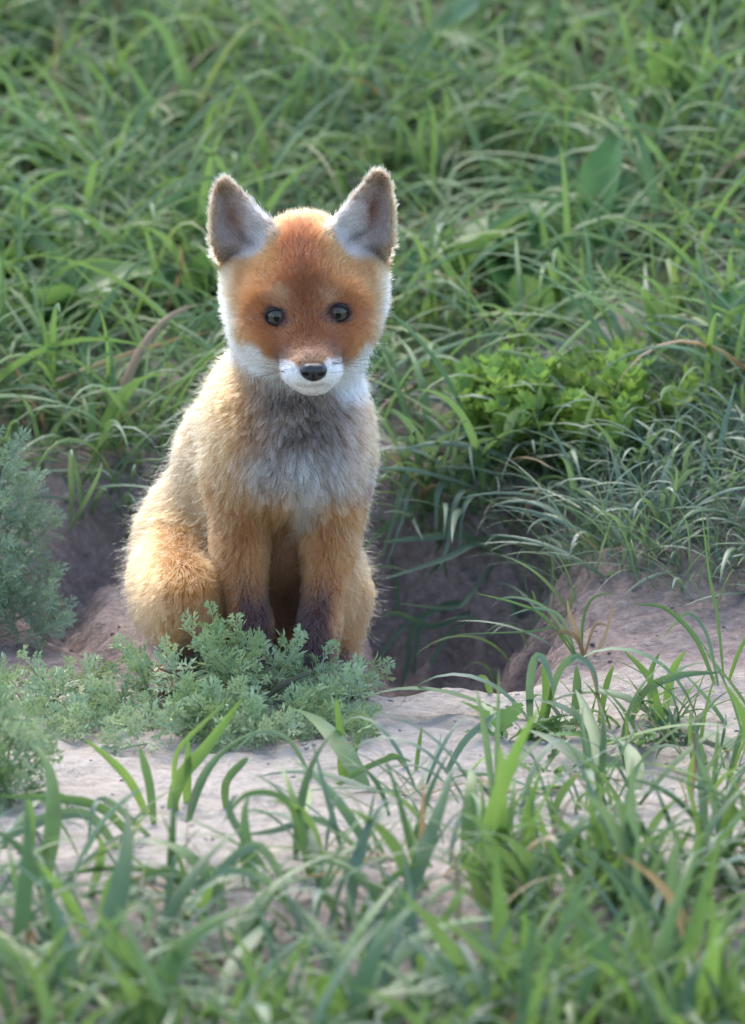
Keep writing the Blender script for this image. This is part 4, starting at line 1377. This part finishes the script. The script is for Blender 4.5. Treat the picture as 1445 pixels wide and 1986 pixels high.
# dandelion rosettes on the sand
for (px, py, L) in ((965, 1432, 0.05), (1240, 1440, 0.05), (1080, 1500, 0.045)):
    p = ground_hit(px, py)
    rosette(tuple(p), 9, LEAF_TOOTH, L, 'rosette of toothed dark green leaves on the sand', 'toothed leaf rosettes on the sand', name='dandelion')

# ---- foreground grass
def fg_dense(x, y):
    """how thick the near grass grows"""
    px_lim = 0.02 + 0.6 * (y + 0.28)            # on the right it comes closer to the burrow
    right = sstep(0.04, 0.16, x) * sstep(-0.05, -0.16, y)
    left = sstep(-0.36, -0.66, y - 0.12 * sstep(-0.22, 0.05, x))
    m = np.maximum(right, left * (0.85 + 0.15 * np.maximum(sstep(-0.02, 0.10, x), sstep(-0.75, -1.0, y))))
    return np.clip(m * np.clip(0.72 + 0.7 * vnoise(x * 10 + 4, y * 7, seed=41), 0.08, 1), 0, 1)
carpet('near_grass', 2500, (-0.6, 0.6), (-1.75, -0.05), ['long', 'flat', 'flat', 'arch'], (0.045, 0.12), M_grass, 'low mixed grass covering the ground in front of the sandy lip', lambda x, y: fg_dense(x, y) * in_view(x, y, 0.05) * (0.45 + 0.55 * sstep(-0.5, -0.9, y)), wr=(1.1, 3.0))
carpet('near_fine_grass', 700, (-0.6, 0.6), (-1.75, -0.1), ['fine', 'flat'], (0.04, 0.09), M_straw, 'dead thin grass lying between the near green blades', lambda x, y: fg_dense(x, y) * in_view(x, y, 0.05))
k = 0
tries = 0
while k < 120 and tries < 6000:
    tries += 1
    y = random.uniform(-1.12, -0.08); half = 0.5 * 1445 * S * (D + y) / D + 0.02
    x = random.uniform(-half, half)
    if random.random() > float(fg_dense(np.array([x]), np.array([y]))[0]) * 0.9:
        continue
    k += 1
    right = x > 0.06
    if right:
        tuft(on_ground(x, y), random.randint(7, 12), ['up', 'long', 'long', 'arch'], random.choice([M_grass, M_grass, M_hang, M_yellow]), random.uniform(0.07, 0.125) * (0.5 if y > -0.4 else 1), 0.02,
             *(('clump of broad green blades growing on the sandy lip beside the burrow', 'broad grass clumps on the lip') if y > -0.4 else ('blurred clump of broad blades in the thick grass before the sandy lip', 'broad grass clumps in the thick near grass')), wscale=random.uniform(0.85, 1.35))
    else:
        tuft(on_ground(x, y), random.randint(5, 9), ['flat', 'long', 'long', 'arch'], random.choice([M_grass, M_grass, M_hang]), random.uniform(0.055, 0.10), 0.02,
             *(('sprawling tuft of curling blades with bare sand showing round it', 'sprawling tufts on the sand') if y > -0.68 else ('blurred curling grass tuft well in front of the bare sand', 'sprawling tufts in front of the sand')), wscale=random.uniform(0.9, 1.5))
# long blades lying over the sand at the lower left
traced_tuft('long flat bluish blades lying across the near sand', [
    ([(230, 1640), (170, 1580), (80, 1590), (0, 1630), (-40, 1650)], 22, -0.04, Hg),
    ([(300, 1620), (220, 1560), (185, 1560), (170, 1640)], 14, -0.05, Hg),
    ([(260, 1620), (200, 1570), (120, 1550), (0, 1545)], 20, -0.05, Gr),
    ([(420, 1740), (330, 1690), (240, 1720), (140, 1740)], 16, -0.05, Gr),
    ([(180, 1820), (130, 1740), (60, 1660)], 20, -0.03, Yl),
    ([(200, 1820), (205, 1740), (220, 1690)], 16, 0, Yl),
    ([(380, 1720), (300, 1690), (200, 1685), (100, 1700)], 14, -0.05, Gr)], Gr)
traced_tuft('tangle of curling pale blades at the near edge of the sand', [
    ([(520, 1680), (470, 1620), (445, 1570), (460, 1540)], 16, 0.02, Hg),
    ([(560, 1720), (500, 1640), (420, 1690), (340, 1740)], 18, -0.05, Hg),
    ([(600, 1700), (560, 1560), (480, 1540), (430, 1600)], 12, -0.03, Gr),
    ([(700, 1640), (620, 1590), (540, 1610), (470, 1620)], 14, -0.03, Hg),
    ([(390, 1810), (400, 1740), (420, 1690)], 18, 0, Yl),
    ([(590, 1790), (520, 1710), (440, 1690), (380, 1730)], 15, -0.05, Hg),
    ([(690, 1790), (720, 1740), (780, 1690), (830, 1670)], 14, 0, Gr)], Gr)
traced_tuft('very wide pale green blade arching over the near grass clump', [
    ([(1330, 1760), (1300, 1740), (1260, 1780), (1210, 1812)], 46, -0.05, Hg),
    ([(1400, 1700), (1408, 1620), (1425, 1530)], 30, 0.0, Yl),
    ([(1050, 1720), (1040, 1650), (1020, 1590)], 30, 0.0, Yl),
    ([(930, 1700), (935, 1620), (950, 1560)], 18, 0.0, Yl),
    ([(1240, 1600), (1150, 1610), (1060, 1640), (980, 1680)], 20, -0.05, Hg),
    ([(1340, 1560), (1350, 1470), (1345, 1420), (1352, 1500)], 8, 0.0, M_straw)], Gr)
traced_tuft('low broad leaf clump at the near edge of the grass', [
    ([(650, 2010), (640, 1940), (620, 1890)], 62, 0.0, Yl),
    ([(870, 1980), (850, 1900), (810, 1850)], 66, 0.0, Yl),
    ([(600, 2010), (540, 1980), (480, 1990)], 34, 0.0, Yl),
    ([(720, 2010), (780, 1960), (840, 1950)], 40, -0.03, Gr)], Gr)
